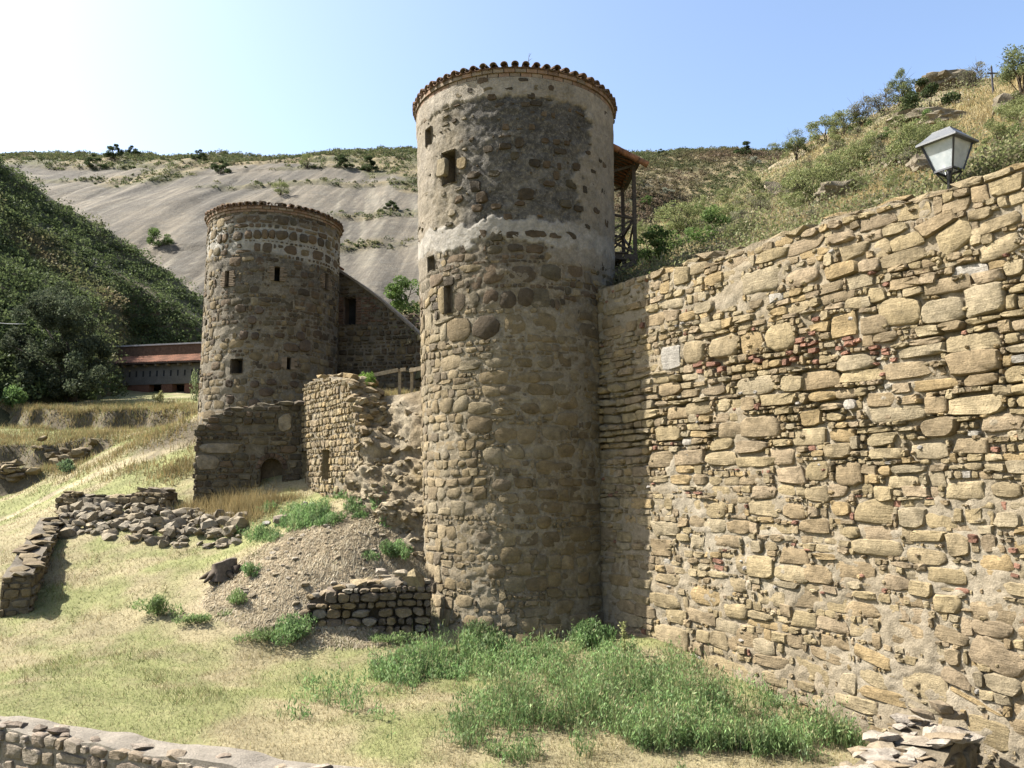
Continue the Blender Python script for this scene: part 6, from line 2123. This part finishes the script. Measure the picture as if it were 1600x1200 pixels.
TC = (.10, .08, .06)
top_ = at(112, 560, 46)
q.tube([c0 - (0, 0, .3), c0 + (0.05, 0, .8), c0 * .4 + top_ * .6], (.30, .24, .18), 9, TC)
for k in range(14):
    e = C[r.integers(len(C))]
    s0 = c0 * (1 - .45) + top_ * .45
    mid = s0 * .5 + e * .5 + r.normal(0, .25, 3)
    q.tube([s0, mid, e], (.13, .07, .02), 6, TC)
q.build('trunk', M['wood'], bt)

# ---- single weed bushes in the foreground and middle ground
def weed_bush(name, label, px, py, Y0, w_, h_, n, leaf, cols, cat='bush', zf=ground_z):
    P = hit(px, py, zf, Y0 - 4, Y0 + 5)
    if P is None:
        P = at(px, py, Y0)
        P[2] = float(zf(P[0], P[1]))
    root = thing(name, label, cat, P)
    r = np.random.default_rng(int(px * 7 + py))
    k = 9
    C = P + np.stack([r.normal(0, w_ * .33, k), r.normal(0, w_ * .25, k), r.uniform(.15, .75, k) * h_], 1)
    Q, kk = cloud(C, np.stack([r.uniform(.25, .45, k) * w_, r.uniform(.25, .45, k) * w_, r.uniform(.25, .4, k) * h_], 1), n, r, .2)
    Q[:, 2] = np.maximum(Q[:, 2], zf(Q[:, 0], Q[:, 1]) + .01)
    V, Fq, cc = leaves(Q, np.full(n, leaf * 1.3), palette(cols, n, r, .25) * r.uniform(.75, 1.25, k)[kk][:, None], r, .7, .3)
    mk('foliage', V, Fq, M['leaf'], root, col=cc, smooth=False)
    B = MB()
    for i in range(7):
        B.tube([P - (0, 0, .05), (P + C[i]) / 2 + r.normal(0, .03, 3), C[i]], (.010, .007, .003), 4, (.2, .2, .1))
    B.build('stems', M['wood'], root)
weed_bush('weed_bush', 'leafy green weed clump on the lawn left of the mound', 245, 962, 18.8, .55, .5, 1500, .03, GREENL)
weed_bush('weed_bush', 'low green weeds trailing right of the lawn weed clump', 305, 975, 18.6, .5, .24, 900, .028, GREENL)
weed_bush('weed_bush', 'dark green weed bush at the left foot of the dry-stone wall', 470, 998, 18.2, .75, .55, 2300, .032, GREEN)
weed_bush('weed_bush', 'green weeds spreading on the lawn left of the dry-stone wall', 415, 1000, 18.0, .6, .3, 1100, .028, GREENL)
weed_bush('weed_bush', 'small green weed beside the tree stump', 392, 900, 20.0, .3, .35, 600, .028, GREEN)
weed_bush('weed_bush', 'weeds on the slope under the tree stump', 372, 945, 19.4, .42, .4, 700, .028, GREENL)
weed_bush('weed_bush', 'dark green bush in the gap between the mound and the front tower', 612, 875, 20.3, .55, .5, 1800, .032, GREEN)
weed_bush('weed_bush', 'green bush rising at the foot of the rubble bank', 590, 805, 21.4, .4, .75, 1700, .032, GREEN)
weed_bush('weed_bush', 'pale broad-leaved weeds against the front tower base', 770, 1018, 18.0, .75, .65, 1500, .045, [(.16, .22, .09), (.12, .18, .065), (.2, .25, .12)])
weed_bush('weed_bush', 'dark weeds in the shaded corner of tower and wall', 915, 1008, 17.8, .6, .55, 1500, .04, GREEN)
weed_bush('weed_bush', 'weeds sprouting before the dry-stone wall foot', 600, 1003, 18.1, .7, .22, 900, .026, GREENL)
weed_bush('weed_bush', 'bluish green clump of grass on the upper terrace by the footpath', 103, 738, 31, .55, .5, 900, .05, [(.15, .22, .10), (.19, .25, .13)])
weed_bush('weed_bush', 'fresh green bush growing beside the railing on the terrace', 570, 622, 23.9, .42, .75, 1800, .035, [(.16, .26, .05), (.2, .3, .07), (.13, .2, .045)], zf=terr_z)
weed_bush('weed_bush', 'small green bush at the far left under the big tree', 22, 632, 45, .9, 1.1, 900, .09, [(.11, .18, .055), (.14, .21, .07)])
weed_bush('sapling', 'thin pale sapling beside the second tower before the long building', 307, 626, 44, .5, 1.9, 420, .06, [(.17, .21, .09), (.22, .25, .12)], 'sapling')
weed_bush('weed_bush', 'yellowish bush before the doorway of the long building', 250, 628, 45, .35, .6, 400, .05, [(.30, .27, .11), (.26, .25, .1)])
# one tall stalk by the corner
q = MB()
P = hit(975, 1028, ground_z, 15, 19)
if P is not None:
    ms = thing('mullein_stalk', 'single upright yellow-green stalk in front of the shaded wall foot', 'weed', P)
    q.tube([P - (0, 0, .05), P + (.01, 0, .35), P + (0, .01, .72)], (.014, .012, .005), 5, (.25, .27, .12))
    q.build('stem', M['wood'], ms)
    r = np.random.default_rng(3)
    Q = P + np.stack([r.normal(0, .035, 260), r.normal(0, .035, 260), r.uniform(.05, .72, 260)], 1)
    V, Fq, cc = leaves(Q, np.full(260, .028), palette([(.30, .33, .13), (.36, .36, .16)], 260, r), r)
    mk('foliage', V, Fq, M['leaf'], ms, col=cc, smooth=False)

# ---- rock outcrops on the right hillside
OUT = ((1480, 133, 62, (1.9, 1.6, .8), 'rounded rocky knoll on the ridge beside the hill cross', 901), (1440, 186, 50, (2.0, 1.0, .45), 'layered pale rock ledge under the dark round ridge bush', 902), (1470, 192, 46, (1.4, .9, .4), 'pale rock ledge right of the layered ledge', 903),
       (1415, 190, 54, (.8, .6, .5), 'yellowish rock at the left end of the ridge ledge', 904), (1574, 172, 44, (.8, .6, .5), 'smooth grey boulder in the scrub at far right', 905), (1212, 300, 44, (.7, .5, .5), 'grey boulder in the middle of the green hillside', 906),
       (1312, 308, 18.5, (.7, .5, .35), 'dark broken rock just above the great wall', 907), (1395, 258, 27, (.6, .4, .2), 'low grey rock on the dry grass left of the lantern', 908), (1452, 265, 14.6, (.5, .35, .28), 'rough stones heaped left of the lantern foot', 909), (1500, 262, 14.2, (.42, .3, .22), 'rough stone right of the lantern foot', 910))
for (px, py, Y_, s_, lab, sd_) in OUT:
    P = hit(px, py + 4, hill_zb, 12.6, 100)
    if P is None or abs(P[1] - Y_) > 22:
        P = at(px, py, Y_)
    boulder(lab, px, py, P[1], s_, np.array((.35, .295, .205)) * pr_.uniform(.85, 1.1), sd_, .5, 3, 'rock_outcrop', hill_z)

# ---- the cross on the hill
a = hit(1552, 146, hill_zb, 20, 110)
b_ = at(1551, 104, a[1])
cr = thing('cross', 'thin dark iron cross on the hilltop at the upper right', 'cross', a)
b_[0], b_[1] = a[0], a[1]
q = MB()
q.bar(a - (0, 0, .6), b_, .09, None, (.06, .05, .05))
q.build('upright', M['iron'], cr, smooth=False)
q = MB()
m_ = a * .28 + b_ * .72
q.bar(m_ - (.38, .1, 0), m_ + (.38, -.1, 0), .08, None, (.06, .05, .05))
q.build('crossbar', M['iron'], cr, smooth=False)
